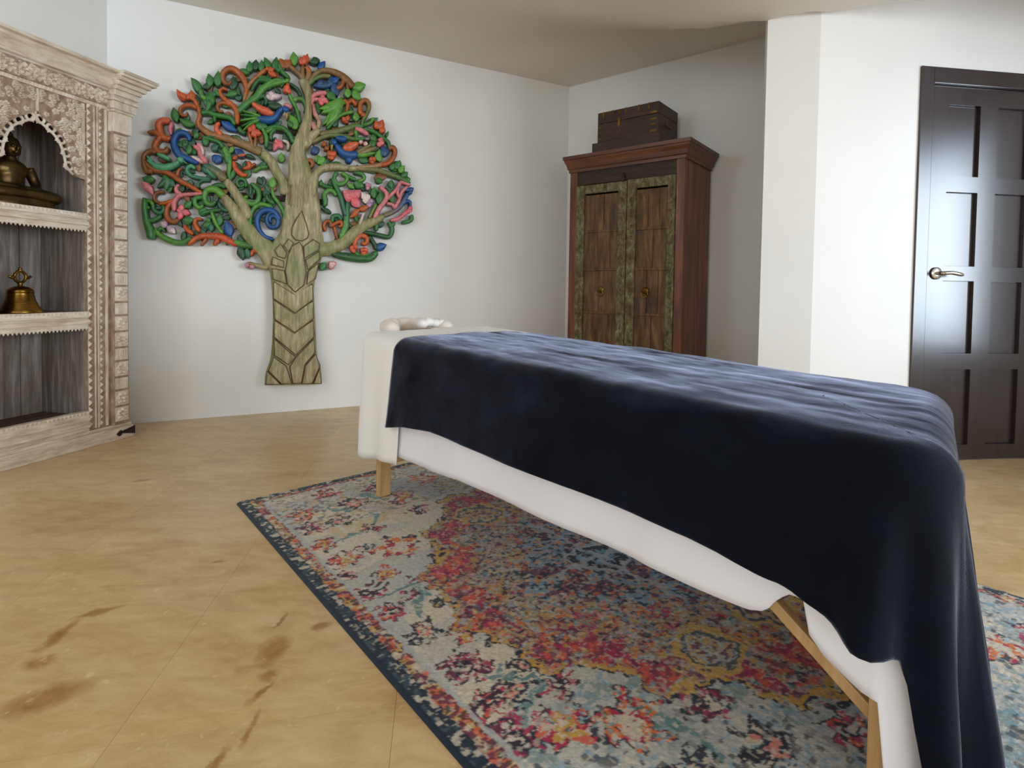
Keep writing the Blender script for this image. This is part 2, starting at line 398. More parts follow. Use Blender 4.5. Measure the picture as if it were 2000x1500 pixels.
# floor: a bed with stone tiles laid on it
m = MB(); m.box(-4.4, 5.0, -3.4, 5.6, -0.06, -0.0035)
floor = m.build('floor', M_GROUT, kind='structure')
TS, TY = 0.534, -13.0
tx, ty = hd(TY + 90), hd(TY)
tile_me = None
offx = -0.083
for i in range(-9, 10):
    for j in range(-7, 12):
        c = tx * (offx + (i + 0.5) * TS) + ty * (0.11 + (j + 0.5) * TS)
        if not (-3.6 < c.x < 4.4 and -0.6 < c.y < 5.1): continue
        # only tiles on the room side of the walls
        if (c - P_LB).dot(Vector((-hd(B_YAW).y, hd(B_YAW).x, 0))) > 0.35: continue
        if c.x > 1.2 and (c - P_P2).dot(Vector((-hd(D_YAW).y, hd(D_YAW).x, 0))) > 0.4: continue
        if (c - P_LB).dot(Vector((hd(K_YAW).y, -hd(K_YAW).x, 0))) < -0.35: continue
        if tile_me is None:
            h = TS / 2 - 0.0003; mt = MB(); mt.box(-h, h, -h, h, -0.0035, 0)
            t = mt.build('tile', M_FLOOR, floor); tile_me = t.data
        else:
            t = bpy.data.objects.new('tile', tile_me); col.objects.link(t); t.parent = floor
        t.location = c; t.rotation_euler = (0, 0, math.radians(-TY))

# ------------------------------------------------------------------ door
door = DF.empty('door_1'); door['kind'] = 'structure'
m = MB(); m.box(DX0, DX0 + 0.075, -0.012, TH, 0, DZ); f_ = m.build('door_frame', M_DOOR, door, bevel=0.003)
m = MB(); m.box(DX1 - 0.075, DX1, -0.012, TH, 0, DZ); m.build('door_frame', M_DOOR, door, bevel=0.003)
m = MB(); m.box(DX0 + 0.075, DX1 - 0.075, -0.012, TH, DZ - 0.085, DZ); m.build('door_frame', M_DOOR, door, bevel=0.003)
lx0, lx1, lz0, lz1 = DX0 + 0.078, DX1 - 0.078, 0.006, DZ - 0.088
cols_ = [(0.765, 0.955), (1.062, 1.252)]
rows_ = [(0.085, 0.504), (0.591, 0.988), (1.068, 1.469), (1.554, 1.937)]
leaf = MB()
xs = [lx0, cols_[0][0], cols_[0][1], cols_[1][0], cols_[1][1], lx1]
zs = [lz0] + [z for r_ in rows_ for z in r_] + [lz1]
for k in range(0, 6, 2): leaf.box(xs[k], xs[k + 1], 0.012, 0.05, lz0, lz1)
for a, b in cols_:
    for k in range(0, len(zs), 2): leaf.box(a, b, 0.012, 0.05, zs[k], zs[k + 1])
leaf_o = leaf.build('door_leaf', M_DOOR, door)
for a, b in cols_:
    for z0, z1 in rows_:
        m = MB(); m.box(a + 0.001, b - 0.001, 0.032, 0.048, z0 + 0.001, z1 - 0.001)
        m.build('door_panel', M_DOOR, leaf_o, bevel=0.001)
hx, hz = DF.plane(1827, 534, 0.012)
m = MB(); m.lathe([(0, 0), (0.030, 0), (0.033, 0.003), (0.033, 0.008), (0.028, 0.012), (0, 0.013)], seg=28)
m.v = [(hx + x, 0.012 - z, hz + y) for x, y, z in m.v]
hn = m.build('door_handle', M_NICKEL, door, smooth=True)
m = MB(); m.tube([(hx, 0.002, hz), (hx, -0.030, hz), (hx + 0.008, -0.045, hz)], 0.010, 12)
m.tube(crom([(hx, -0.045, hz), (hx + 0.04, -0.052, hz + 0.002), (hx + 0.085, -0.05, hz - 0.004), (hx + 0.118, -0.042, hz - 0.008)], 5), [0.010] * 6 + [0.0105] * 6 + [0.010, 0.009, 0.007, 0.004], 12)
m.build('lever', M_NICKEL, hn, smooth=True)

# ------------------------------------------------------------------ rug
LEG = Vector((-0.785, 2.262, 0)); TU = -hd(R_YAW); TW = hd(R_YAW + 90)     # along the table to its near end / across it
def tab(u, w, z): return LEG + TU * u + TW * w + Vector((0, 0, z))
def vnoise(h, w, cell, rng):
    gh, gw = int(h / cell) + 3, int(w / cell) + 3
    g = rng.random((gh, gw)); y = np.arange(h) / cell; x = np.arange(w) / cell
    y0 = y.astype(int); x0 = x.astype(int); fy = (y - y0)[:, None]; fx = (x - x0)[None, :]
    fy = fy * fy * (3 - 2 * fy); fx = fx * fx * (3 - 2 * fx)
    a = g[np.ix_(y0, x0)]; b = g[np.ix_(y0, x0 + 1)]; c = g[np.ix_(y0 + 1, x0)]; d = g[np.ix_(y0 + 1, x0 + 1)]
    return (a * (1 - fx) + b * fx) * (1 - fy) + (c * (1 - fx) + d * fx) * fy
def make_rug():
    LQ, WP, st = 2.58, 1.53, 0.004
    nq, npp = int(LQ / st) + 1, int(WP / st) + 1
    rng = np.random.default_rng(3)
    q = np.linspace(0, LQ, nq)[:, None] * np.ones((1, npp)); p = np.ones((nq, 1)) * np.linspace(0, WP, npp)[None, :]
    N = lambda c: vnoise(nq, npp, c, rng)
    wq = q + (N(9) - .5) * .045 + (N(3.5) - .5) * .02; wp = p + (N(9) - .5) * .045 + (N(3.5) - .5) * .02
    C = {k: np.array(lin(v)) for k, v in dict(cream=(214, 204, 186), grey=(176, 182, 184), navy=(24, 38, 56), teal=(96, 138, 140), tealn=(34, 70, 86), mag=(176, 38, 84), plum=(104, 40, 72),
         org=(222, 112, 44), coral=(214, 92, 70), gold=(202, 160, 74), tan=(168, 142, 106), blue=(120, 164, 190), dark=(40, 42, 60), pink=(222, 140, 128)).items()}
    out = np.zeros((nq, npp, 3)); out[:] = C['cream']
    def put(mask, c, soft=1.0): out[mask] = out[mask] * (1 - soft) + C[c] * soft
    put(N(60) > .52, 'grey', .65); put((q > 1.66) & (N(14) > .52) & (N(3.4) > .5), 'teal', .6); put((q > 1.66) & (N(3) > .66), 'blue', .6); put((q > 1.7) & (N(4) > .72), 'dark', .7); put((q < .5) & (N(3) > .62), 'dark', .55); put((q < .6) & (N(5) > .62), 'gold', .4); put(N(20) > .66, 'grey', .5)
    # medallion distance field, symmetric about the centre
    dq, dp = np.abs(wq - 1.29), np.abs(wp - 0.765)
    ang = np.arctan2(dp / .57, dq / .80)
    rad = ((dq / .80) ** 1.35 + (dp / .57) ** 1.35) ** (1 / 1.35)
    rad = rad + .055 * np.cos(ang * 13) + .02 * np.cos(ang * 29)
    # free flowers on the ground: (q, p, r, kind)
    fl = [(1.431, .146, .062, 0), (1.562, .118, .055, 1), (1.566, .184, .045, 2), (1.247, .139, .052, 2), (.752, .135, .060, 3), (.991, .113, .050, 0), (1.113, .112, .042, 1), (1.663, .116, .060, 0),
          (1.722, .202, .058, 3), (1.627, .269, .042, 0), (1.017, .276, .035, 0), (.927, .196, .042, 3), (1.80, .30, .085, 4), (.792, .307, .085, 4), (1.093, .179, .030, 0), (.60, .12, .05, 3), (.45, .14, .05, 0),
          (.30, .16, .06, 3), (.45, .25, .045, 2), (.60, .30, .04, 1), (.33, .35, .06, 2), (.22, .5, .06, 0), (.40, .52, .055, 3), (.25, .70, .07, 4), (.55, .50, .05, 0), (1.92, .15, .06, 1), (1.95, .30, .05, 2),
          (2.1, .2, .07, 0), (2.15, .38, .06, 3), (2.02, .45, .055, 2), (1.88, .46, .05, 0), (2.28, .35, .07, 4), (2.3, .6, .07, 4), (2.12, .62, .055, 1), (2.38, .2, .06, 0), (.15, .3, .05, 1), (.72, .22, .03, 2), (.86, .10, .03, 1), (1.33, .20, .03, 3), (1.50, .24, .03, 2)]
    fl += [(a, 1.53 - b, r, k) for a, b, r, k in fl if b < .55]
    stems = [((1.041, .234), (1.116, .219)), ((1.116, .219), (1.18, .158)), ((1.041, .234), (1.045, .126)), ((1.478, .155), (1.521, .207)), ((1.521, .207), (1.55, .234)), ((1.55, .234), (1.615, .228)), ((1.615, .228), (1.629, .117)),
             ((.623, .187), (.60, .25)), ((.457, .371), (.56, .33)), ((.30, .22), (.40, .33)), ((1.75, .33), (1.86, .38)), ((1.86, .38), (1.95, .36)), ((2.05, .30), (2.15, .30)), ((.25, .40), (.36, .46)), ((1.70, .45), (1.78, .50))]
    stems += [((a[0], 1.53 - a[1]), (b[0], 1.53 - b[1])) for a, b in stems]
    def seg(a, b, w):
        ax, ay = a; bx, by = b; dx, dy = bx - ax, by - ay; t = np.clip(((wq - ax) * dx + (wp - ay) * dy) / (dx * dx + dy * dy), 0, 1)
        return np.hypot(wq - ax - t * dx, wp - ay - t * dy) < w
    for a, b in stems: put(seg(a, b, .010), 'teal', .9)
    spk = N(2.2); spk2 = N(4); spk3 = N(3)
    for a, b, r, k in fl:
        d = np.hypot(wq - a, wp - b); th = np.arctan2(wp - b, wq - a); pet = r * (0.80 + .28 * np.cos(th * 6 + a * 40))
        pal = [('mag', 'plum', 'navy'), ('mag', 'coral', 'navy'), ('navy', 'dark', 'pink'), ('coral', 'mag', 'gold'), ('org', 'mag', 'cream')][k]
        put((d < pet) & (spk > .30), pal[0], .92); put((d < pet) & (spk2 > .60), pal[1], .95); put((d < pet * .95) & (spk3 > .70), 'cream', .85)
        put((d < r * .42) & (spk > .35), pal[2], .95); put((np.abs(d - pet) < .006) & (spk2 > .42), 'navy', .9); put(d < r * .14, 'cream', .9)
    # medallion body
    med = rad < 1.0
    n1, n2, n3, n4 = N(13), N(7.5), N(4), N(2.6); n5 = N(2.4); n6 = N(24)
    put(med, 'tan', .95)
    put(med & (n1 > .56), 'org', .78); put(med & (n1 < .32), 'coral', .7); put(med & (n2 > .68), 'mag', .9); put(med & (n2 < .32), 'grey', .8); put(med & (n6 > .58) & (n2 > .45), 'grey', .55)
    put(med & (n3 > .70), 'plum', .9); put(med & (n3 < .24), 'gold', .85); put(med & (n4 > .74), 'dark', .9); put(med & (n4 < .18), 'blue', .75); put(med & (n5 > .66), 'tan', .8); put(med & (n5 < .22), 'teal', .7)
    edge = (rad > .80) & (rad < .95); put(edge & (N(12) > .52), 'mag', .85); put(edge & (N(6) > .60), 'coral', .8); put(edge & (N(3) > .62), 'plum', .7)
    put((np.abs(rad - .985) < .013) & (spk2 > .25), 'gold', .9); put((np.abs(rad - 1.006) < .010) & (spk2 > .35), 'navy', .95)
    inner = ((dq / .40) + (dp / .34)) < 1.0
    put(inner & (n3 > .34), 'blue', .75); put(inner & (n2 > .60), 'plum', .85); put(inner & (n4 > .66), 'navy', .85); put(inner & (n4 < .25), 'org', .7)
    for a, b in ((1.294, .765),):
        d = np.hypot((wq - a), (wp - b)); put(d < .085, 'navy', .95); put((d < .06) & (spk > .5), 'blue', .9); put(d < .028, 'grey', .9); put(np.abs(d - .095) < .010, 'grey', .9)
    for a, b in ((1.29, .55), (1.29, .98), (1.62, .765), (.96, .765)):
        put(seg((1.294, .765), (a, b), .012), 'grey', .8)
    # round rosettes on the shoulders
    for a, b in ((1.80, .634), (.755, .676), (1.80, .90), (.78, .90)):
        d = np.hypot(wq - a, wp - b); put(d < .095, 'grey', .9); put(np.abs(d - .085) < .010, 'gold', .9); put(np.abs(d - .068) < .008, 'navy', .8); put((d < .058) & (n4 > .4), 'gold', .8); put((d < .05) & (spk > .55), 'plum', .85)
    # borders
    e = np.minimum(np.minimum(p, WP - p), np.minimum(q, LQ - q)); ew = e + (N(4) - .5) * .012
    band = ew < .074; put(band, 'tan', .55)
    b1, b2, b3 = N(5), N(4), N(3)
    put(band & (b1 > .55), 'gold', .8); put(band & (b2 > .58), 'coral', .85); put(band & (b3 > .62), 'plum', .9); put(band & (b3 < .30), 'navy', .8); put(band & (b2 < .25), 'cream', .8)
    put(np.abs(ew - .078) < .006, 'grey', .8)
    nav = ew < .040; put(nav, 'tealn', .95); put(nav & (b3 > .40), 'navy', .9); put(nav & (b2 > .72), 'cream', .75)
    put(e < .010, 'navy', 1.0)
    # worn, lighter yarn everywhere
    wear = (N(2.0) > .72) & (e > .012); out[wear] = out[wear] * .55 + C['cream'] * .45
    out *= (0.86 + .28 * rng.random((nq, npp)))[:, :, None]
    z = 0.009 + rng.random((nq, npp)) * 0.0022; z[e < .002] = 0.0; z[(e >= .002) & (e < .006)] = 0.006
    U = q - 0.296; Wd = p - 0.457
    V = np.stack([LEG.x + TU.x * U + TW.x * Wd, LEG.y + TU.y * U + TW.y * Wd, z + 0.0005], -1).reshape(-1, 3)
    idx = np.arange(nq * npp).reshape(nq, npp)
    Fq = np.stack([idx[:-1, :-1], idx[1:, :-1], idx[1:, 1:], idx[:-1, 1:]], -1).reshape(-1, 4)
    me = bpy.data.meshes.new('rug'); me.vertices.add(len(V)); me.vertices.foreach_set('co', V.ravel().astype(np.float32))
    me.loops.add(Fq.size); me.loops.foreach_set('vertex_index', Fq.ravel().astype(np.int32))
    me.polygons.add(len(Fq)); me.polygons.foreach_set('loop_start', np.arange(0, Fq.size, 4, dtype=np.int32))
    me.update(calc_edges=True); me.validate()
    at = me.color_attributes.new('Col', 'FLOAT_COLOR', 'POINT')
    at.data.foreach_set('color', np.concatenate([out.reshape(-1, 3), np.ones((nq * npp, 1))], 1).astype(np.float32).ravel())
    me.polygons.foreach_set('use_smooth', [True] * len(me.polygons))
    mt, nt, b = new_mat('rug_wool'); a = node(nt, 'ShaderNodeAttribute', attribute_name='Col'); nt.links.new(a.outputs['Color'], b.inputs['Base Color'])
    b.inputs['Roughness'].default_value = 0.95; b.inputs['Specular IOR Level'].default_value = 0.1; b.inputs['Sheen Weight'].default_value = 0.2
    nz = noise_tex(nt, 480, 3, 0.7, mapped(nt)); bump(nt, b, nz.outputs[0], 0.6, 0.003)
    me.materials.append(mt); o = bpy.data.objects.new('rug', me); col.objects.link(o)
    return tag(o, 'multicoloured floral medallion rug with dark navy edge under the massage table', 'rug')
make_rug()

# ------------------------------------------------------------------ massage table and its bedding
def ztop(u): return 0.700 - 0.024 * u
mt_root = empty_at('massage_table', LEG + TU * 0.95 + TW * 0.3)
mt_root['label'] = 'portable massage table on beech legs, covered by white sheets and a navy blanket'; mt_root['category'] = 'massage table'
def tmesh(pts_fn, name, mat, **kw):
    """build a mesh given in table coordinates (u, w, z) under the table root"""
    m = MB(); pts_fn(m)
    m.v = [tuple(tab(*p) - mt_root.location) for p in m.v]
    return m.build(name, mat, mt_root, **kw)
def deck(m):
    n = 16; ring = []
    for k in range(2):
        pass
    m.add([(u, w, ztop(u) - d) for d in (0.012, 0.075) for u, w in ((-0.03, 0.0), (1.90, 0.0), (1.79, 0.60), (-0.03, 0.60))],
          [(0, 1, 2, 3), (7, 6, 5, 4), (0, 4, 5, 1), (1, 5, 6, 2), (2, 6, 7, 3), (3, 7, 4, 0)])
tmesh(deck, 'padded_top', M_VINYL, bevel=0.02)
tmesh(lambda m: [m.add([(u, w, ztop(u) - d) for d in (0.076, 0.15) for u, w in ((0.0, a), (1.87, a), (1.87, a + 0.022), (0.0, a + 0.022))],
      [(0, 1, 2, 3), (7, 6, 5, 4), (0, 4, 5, 1), (1, 5, 6, 2), (2, 6, 7, 3), (3, 7, 4, 0)]) for a in (0.012, 0.566)], 'side_rail', M_BEECH, bevel=0.003)
for u0 in (0.012, 1.90):
    for w0 in (0.02, 0.55):
        if u0 > 1: u0 = 1.90 - 0.2 * (w0 - 0.02)
        leg = tmesh(lambda m: m.box(u0, u0 + 0.038, w0 - 0.028, w0 + 0.022, 0.012, ztop(u0) - 0.10), 'leg', M_BEECH, bevel=0.004)
        def knob(m):
            s_ = -1 if u0 < 1 else 1
            b0 = u0 if u0 < 1 else u0 + 0.038
            k = MB(); k.lathe([(0, 0), (0.020, 0), (0.022, 0.006), (0.018, 0.024), (0.012, 0.03), (0, 0.031)], seg=16)
            m.add([(b0 + s_ * z, w0 + x, 0.128 + y) for x, y, z in k.v], k.f)
        kb = tmesh(knob, 'knob', M_BEECH, smooth=True); kb.parent = leg
        # telescoping lower half with its seam
        tmesh(lambda m: m.box(u0 + 0.038, u0 + 0.056, w0 - 0.024, w0 + 0.018, 0.18, ztop(u0) - 0.10), 'leg_slide', M_BEECH, bevel=0.003)
    ua_, ub_ = (0.018, 0.018) if u0 < 1 else (1.906, 1.800)
    tmesh(lambda m: m.prism([(ua_, 0.035), (ua_ + 0.024, 0.035), (ub_ + 0.024, 0.535), (ub_, 0.535)], 0.142, 0.178, 'z'), 'cross_rail', M_BEECH, bevel=0.003)
for w0 in (0.025, 0.535):
    for (ua, za, ub, zb) in ((1.905, 0.165, 1.30, 0.560), (0.03, 0.30, 0.62, 0.575)):
        def strut(m):
            d = Vector((ub - ua, zb - za)).normalized(); n = Vector((-d.y, d.x)) * 0.012
            m.prism([(ua + n.x, za + n.y), (ub + n.x, zb + n.y), (ub - n.x, zb - n.y), (ua - n.x, za - n.y)], w0 - 0.011, w0 + 0.011)
        tmesh(strut, 'strut', M_BEECH, bevel=0.003)

rngc = random.Random(5)
def fbm(x, y, s=0):
    from mathutils import noise as mn
    return mn.fractal(Vector((x, y, s)), 1.0, 2.0, 4)

def drape(name, outline, hem, mat, thick, top_fn, anchor, edge_r=0.05, nt_=14, nd=16, fold=None, flare=0.02, wrinkle=0.003):
    """outline: list of (u, w, nu, nw) along the edge of the top; hem(i) -> hem height there; one continuous cloth"""
    rows = []
    for i, (u, w, nu, nw) in enumerate(outline):
        au, aw = anchor(u, w); row = []
        ue, we = u - nu * edge_r, w - nw * edge_r
        for k in range(nt_):
            t = k / nt_; uu, ww = au + (ue - au) * t, aw + (we - aw) * t
            row.append((uu, ww, top_fn(uu, ww) + wrinkle * fbm(uu * 5, ww * 9, 3.1)))
        zt = top_fn(ue, we)
        for k in range(7):
            a = PI / 2 * k / 6
            row.append((ue + nu * edge_r * math.sin(a), we + nw * edge_r * math.sin(a), zt - edge_r * (1 - math.cos(a)) + wrinkle * fbm(ue * 5, we * 9, 3.1) * math.cos(a)))
        z0 = zt - edge_r; zh = hem(i)
        for k in range(1, nd + 1):
            t = k / nd; z = z0 + (zh - z0) * t
            o_ = flare * t + (fold(i, t) if fold else 0) + 0.004 * fbm(u * 4 + w * 4, z * 4, 1.7) * t
            row.append((u + nu * o_, w + nw * o_, z))
        rows.append(row)
    m = MB(); m.grid([[tuple(tab(*p)) for p in r] for r in rows])
    o = m.build(name, mat, smooth=True)
    wd_ = o.modifiers.new('weld', 'WELD'); wd_.merge_threshold = 0.0002
    md = o.modifiers.new('thickness', 'SOLIDIFY'); md.thickness = thick; md.offset = -1
    return o

def interp(tbl, x):
    if x <= tbl[0][0]: return tbl[0][1]
    for (a, b), (c, d) in zip(tbl, tbl[1:]):
        if x <= c: return b + (d - b) * (x - a) / (c - a)
    return tbl[-1][1]

# --- fitted sheet: all round, one long hem on the near side
SH_HEM = [(-.1, .48), (.10, .48), (.15, .249), (.17, .249), (.35, .254), (.53, .258), (.70, .275), (.84, .275), (1.38, .286), (1.62, .29), (1.70, .293), (1.735, .305), (1.755, .335), (1.775, .354), (1.800, .357), (1.808, .345), (1.812, .300), (1.838, .273), (1.872, .255), (1.90, .243), (1.926, .240), (1.936, .06), (2.2, .05)]
out1 = []
W0, W1 = -0.022, 0.622; UA, UB = 0.03, 1.965
for k in range(25): out1.append((UA, 0.56 - (0.56 - 0.06) * k / 24, -1, 0))
for k in range(1, 8): a = PI / 2 * k / 8; out1.append((UA + 0.06 - 0.06 * math.cos(a), 0.06 + W0 - 0.0 - 0.06 * math.sin(a) + 0.0, -math.cos(a), -math.sin(a)))
for k in range(150): out1.append((UA + 0.06 + (UB - 0.04 - UA - 0.06) * k / 149, W0, 0, -1))
for k in range(1, 8): a = PI / 2 * k / 8; out1.append((UB - 0.04 + 0.04 * math.sin(a), W0 + 0.04 - 0.04 * math.cos(a), math.sin(a), -math.cos(a)))
for k in range(20):
    w = W0 + 0.04 + (W1 - 0.08 - W0) * k / 19; out1.append((UB - 0.21 * max(w, 0), w, 0.98, 0.19))
for k in range(40): out1.append((UB - 0.17 - (UB - 0.13 - UA) * k / 39 * 0.97, W1, 0, 1))
def sh_hem(i):
    u, w, nu, nw = out1[i]
    if nw < -0.3: return interp(SH_HEM, u)
    return 0.48 if nu < 0.3 and nw < 0.3 else (0.26 if nu < 0.3 else 0.09)
drape_top = lambda u, w: ztop(u) - 0.004
fs = drape('fitted_sheet', out1, sh_hem, M_SHEET, 0.002, drape_top, lambda u, w: (min(max(u, 0.2), 1.6), 0.3), edge_r=0.04, nd=18,
      fold=lambda i, t: 0.004 * math.sin(i * 0.17 + 1) * t + 0.004 * fbm(i * 0.06, 0, 2) * t + (0.028 if out1[i][0] > 0.16 else 0.0) * t, flare=0.0)
tag(fs, 'white fitted sheet whose long hem shows below the navy blanket', 'sheet')

# --- folded top sheet at the head end
out2 = []
UA2 = -0.085
out2 += [(UA2, 0.60 - 0.58 * k / 22, -1, 0) for k in range(23)]
for k in range(1, 9): a = PI / 2 * k / 9; out2.append((UA2 + 0.07 - 0.07 * math.cos(a), 0.02 + W0 - 0.012 - 0.008 - 0.055 * math.sin(a) + 0.03, -math.cos(a), -math.sin(a)))
w2 = out2[-1][1] - 0.002
for k in range(26): out2.append((UA2 + 0.07 + (0.30 - UA2 - 0.07) * k / 25, w2, 0, -1))
def hem2(i):
    u, w, nu, nw = out2[i]
    if nw < -0.2: return interp([(-.09, .205), (-.03, .185), (.05, .192), (.17, .216), (.30, .225)], u)
    return 0.23
ts = drape('top_sheet', out2, hem2, M_SHEET_TOP, 0.003, lambda u, w: ztop(u) + 0.006, lambda u, w: (max(min(u, 0.30), 0.12), 0.60 if u > 0.25 else 0.45), edge_r=0.055, nd=18,
      fold=lambda i, t: (0.008 * math.sin(i * 0.42 + 0.4) + 0.008) * t, flare=0.014)
# the back half of the band, falling over the far side
rows = []
for k in range(24):
    u = UA2 + (0.30 - UA2) * k / 23; row = []
    for j in range(10): row.append((u, 0.30 + 0.29 * j / 9, ztop(u) + 0.006 + 0.001 * math.sin(k)))
    for j in range(1, 7): a = PI / 2 * j / 6; row.append((u, 0.59 + 0.05 * math.sin(a), ztop(u) + 0.006 - 0.05 * (1 - math.cos(a))))
    for j in range(1, 8): row.append((u, 0.64 + 0.004 * j, ztop(u) - 0.044 - 0.055 * j))
    rows.append(row)
m = MB(); m.grid([[tuple(tab(*p) - tab(0, 0, 0)) for p in r] for r in rows])
ts2 = m.build('sheet_fold', M_SHEET_TOP, smooth=True); ts2.location = tab(0, 0, 0)
ts2.parent = ts
md = ts2.modifiers.new('thickness', 'SOLIDIFY'); md.thickness = 0.003; md.offset = -1
tag(ts, 'white top sheet folded over the head end of the table, beside the carved tree', 'sheet')

# --- blanket
BW0, BW1 = -0.052, 0.655
def uend(w): return 2.015 - 0.19 * max(w, 0.0)
out3 = []; r3 = 0.10
ulist = [0.245 + (1.65 - 0.245) * k / 109 for k in range(110)]
for u in ulist + [1.65 + (uend(0) - r3 - 1.65) * k / 20 for k in range(1, 21)]: out3.append((u, BW0, 0, -1))
for k in range(1, 17): a = PI / 2 * k / 17; out3.append((uend(0) - r3 + r3 * math.sin(a), BW0 + r3 - r3 * math.cos(a), math.sin(a), -math.cos(a)))
for k in range(60):
    w = BW0 + r3 + (BW1 - 0.12 - BW0 - r3) * k / 59; b_ = 0.18 * math.sin(PI * k / 59); out3.append((uend(w), w, math.sqrt(1 - b_ * b_), b_))
ue1 = uend(BW1 - 0.12)
for k in range(1, 13): a = PI / 2 * k / 13; out3.append((ue1 - 0.12 + 0.12 * math.cos(a), BW1 - 0.12 + 0.12 * math.sin(a), math.cos(a), math.sin(a)))
for u in [ue1 - 0.12 - (ue1 - 0.12 - 1.65) * k / 8 for k in range(8)] + ulist[::-1]: out3.append((u, BW1, 0, 1))
BL_HEM = [(.2, .350), (.30, .372), (.392, .392), (.571, .41), (.732, .407), (1.0, .405), (1.3, .405), (1.583, .403), (1.652, .399), (1.735, .388), (1.791, .385), (1.826, .368), (1.876, .352), (1.90, .342)]
def hem3(i):
    u, w, nu, nw = out3[i]
    if i < 130: return interp(BL_HEM, u)
    if i < 147: return 0.34 - 0.30 * smooth01((i - 132.5) / 6)
    if i < 222: return 0.035 + 0.02 * math.sin(i * 0.3)
    return 0.32
def fold3(i, t):
    f = 0.0
    if i >= 118:
        k = min(1.0, (i - 118) / 18); k2 = 1.0 if i < 210 else max(0.0, 1 - (i - 210) / 18)
        f += k * k2 * t * (0.034 * math.sin((i - 126) * 0.62) + 0.014 * math.sin((i - 126) * 0.27 + 1.0) + 0.016)
    else: f += 0.004 * math.sin(i * 0.13) * t
    return f
def btop(u, w):
    return ztop(u) + 0.014 - 0.010 * abs((w - 0.30) / 0.36) ** 2.5 + 0.0
bl = drape('blanket', out3, hem3, M_VELVET, 0.006, btop, lambda u, w: (min(max(u, 0.245), 1.65), 0.30), edge_r=0.062, nt_=22, nd=30, fold=fold3, flare=0.030, wrinkle=0.005)
tag(bl, 'navy blue plush blanket spread over the white sheets of the massage table', 'blanket')

# --- face cradle at the head end
fc = empty_at('face_cradle', tab(-0.22, 0.27, 0.60), -math.radians(90 - R_YAW) * 0)
tag(fc, 'face cradle with cream gathered cover beyond the head end of the massage table', 'headrest')
def fmesh(fn, name, mat, rem=None, **kw):
    m = MB(); fn(m); m.v = [tuple(tab(*p) - fc.location) for p in m.v]
    o = m.build(name, mat, fc, smooth=True, **kw)
    if rem:
        r_ = o.modifiers.new('merge', 'REMESH'); r_.mode = 'VOXEL'; r_.voxel_size = rem; r_.use_smooth_shade = True
    return o
def cushion(m):
    pts = [(-0.15, 0.14, 0.702), (-0.20, 0.15, 0.704), (-0.27, 0.18, 0.705), (-0.32, 0.25, 0.708), (-0.30, 0.35, 0.708), (-0.22, 0.41, 0.706), (-0.12, 0.41, 0.703)]
    c = crom(pts, 6); m.tube(c, [0.036 + 0.004 * math.sin(i * 1.3) for i in range(len(c))], 14); m.ellipsoid(c[0], (.036, .036, .036)); m.ellipsoid(c[-1], (.036, .036, .036))
fmesh(cushion, 'cushion', M_CRADLE, 0.007)
fmesh(lambda m: [m.ellipsoid((-0.16, 0.30 + 0.035 * k, 0.722 + 0.008 * (k % 2)), (0.035, 0.024, 0.024)) for k in range(3)], 'gathered_cover', M_SHEET_TOP, 0.006)
fmesh(lambda m: [m.ellipsoid((-0.14, 0.395, 0.722), (0.026, 0.024, 0.022)), m.ellipsoid((-0.13, 0.425, 0.705), (0.02, 0.018, 0.02))], 'cover_knot', M_SHEET_TOP, 0.005)
fmesh(lambda m: [m.tube([(-0.04, a, 0.63), (-0.20, a, 0.64), (-0.26, a, 0.67)], 0.010, 10) for a in (0.18, 0.36)], 'support_rod', M_BEECH)
fmesh(lambda m: m.prism([(-0.30, 0.662), (-0.10, 0.655), (-0.10, 0.668), (-0.30, 0.676)], 0.15, 0.39), 'base_plate', M_BEECH, bevel=0.003)

# ------------------------------------------------------------------ carved bookcase
BK = Frame((-2.497, 3.102, 0), K_YAW)
bk = BK.empty('bookcase'); tag(bk, 'whitewashed carved wooden bookcase with cusped arch niche, against the left wall', 'bookcase')
AR, AL, AM = -0.236, -0.692, -0.464            # opening: right edge, left edge, middle
BWD = -0.928                                   # overall left end
mir = lambda a: 2 * AM - a
def flower(m, x, z, y, r, petals=6, d=0.006, rot=0.0):
    for k in range(petals):
        a = rot + 2 * PI * k / petals; dx, dz = math.cos(a), math.sin(a); nx, nz = -dz, dx; w = r * 0.95 * math.sin(PI / petals)
        pts = [(x + dx * r * .18, z + dz * r * .18), (x + dx * r * .62 + nx * w, z + dz * r * .62 + nz * w), (x + dx * r, z + dz * r), (x + dx * r * .62 - nx * w, z + dz * r * .62 - nz * w)]
        m.add([(p[0], y, p[1]) for p in pts] + [(x + dx * r * .62, y - d, z + dz * r * .62)], [(0, 1, 4), (1, 2, 4), (2, 3, 4), (3, 0, 4)])
    m.lathe([(0, 0), (r * .24, 0), (r * .18, d * 1.1), (0, d * 1.3)], seg=8)
    n = 8 * 4; m.v[-n:] = [(x + a, y - c, z + b) for a, b, c in m.v[-n:]]
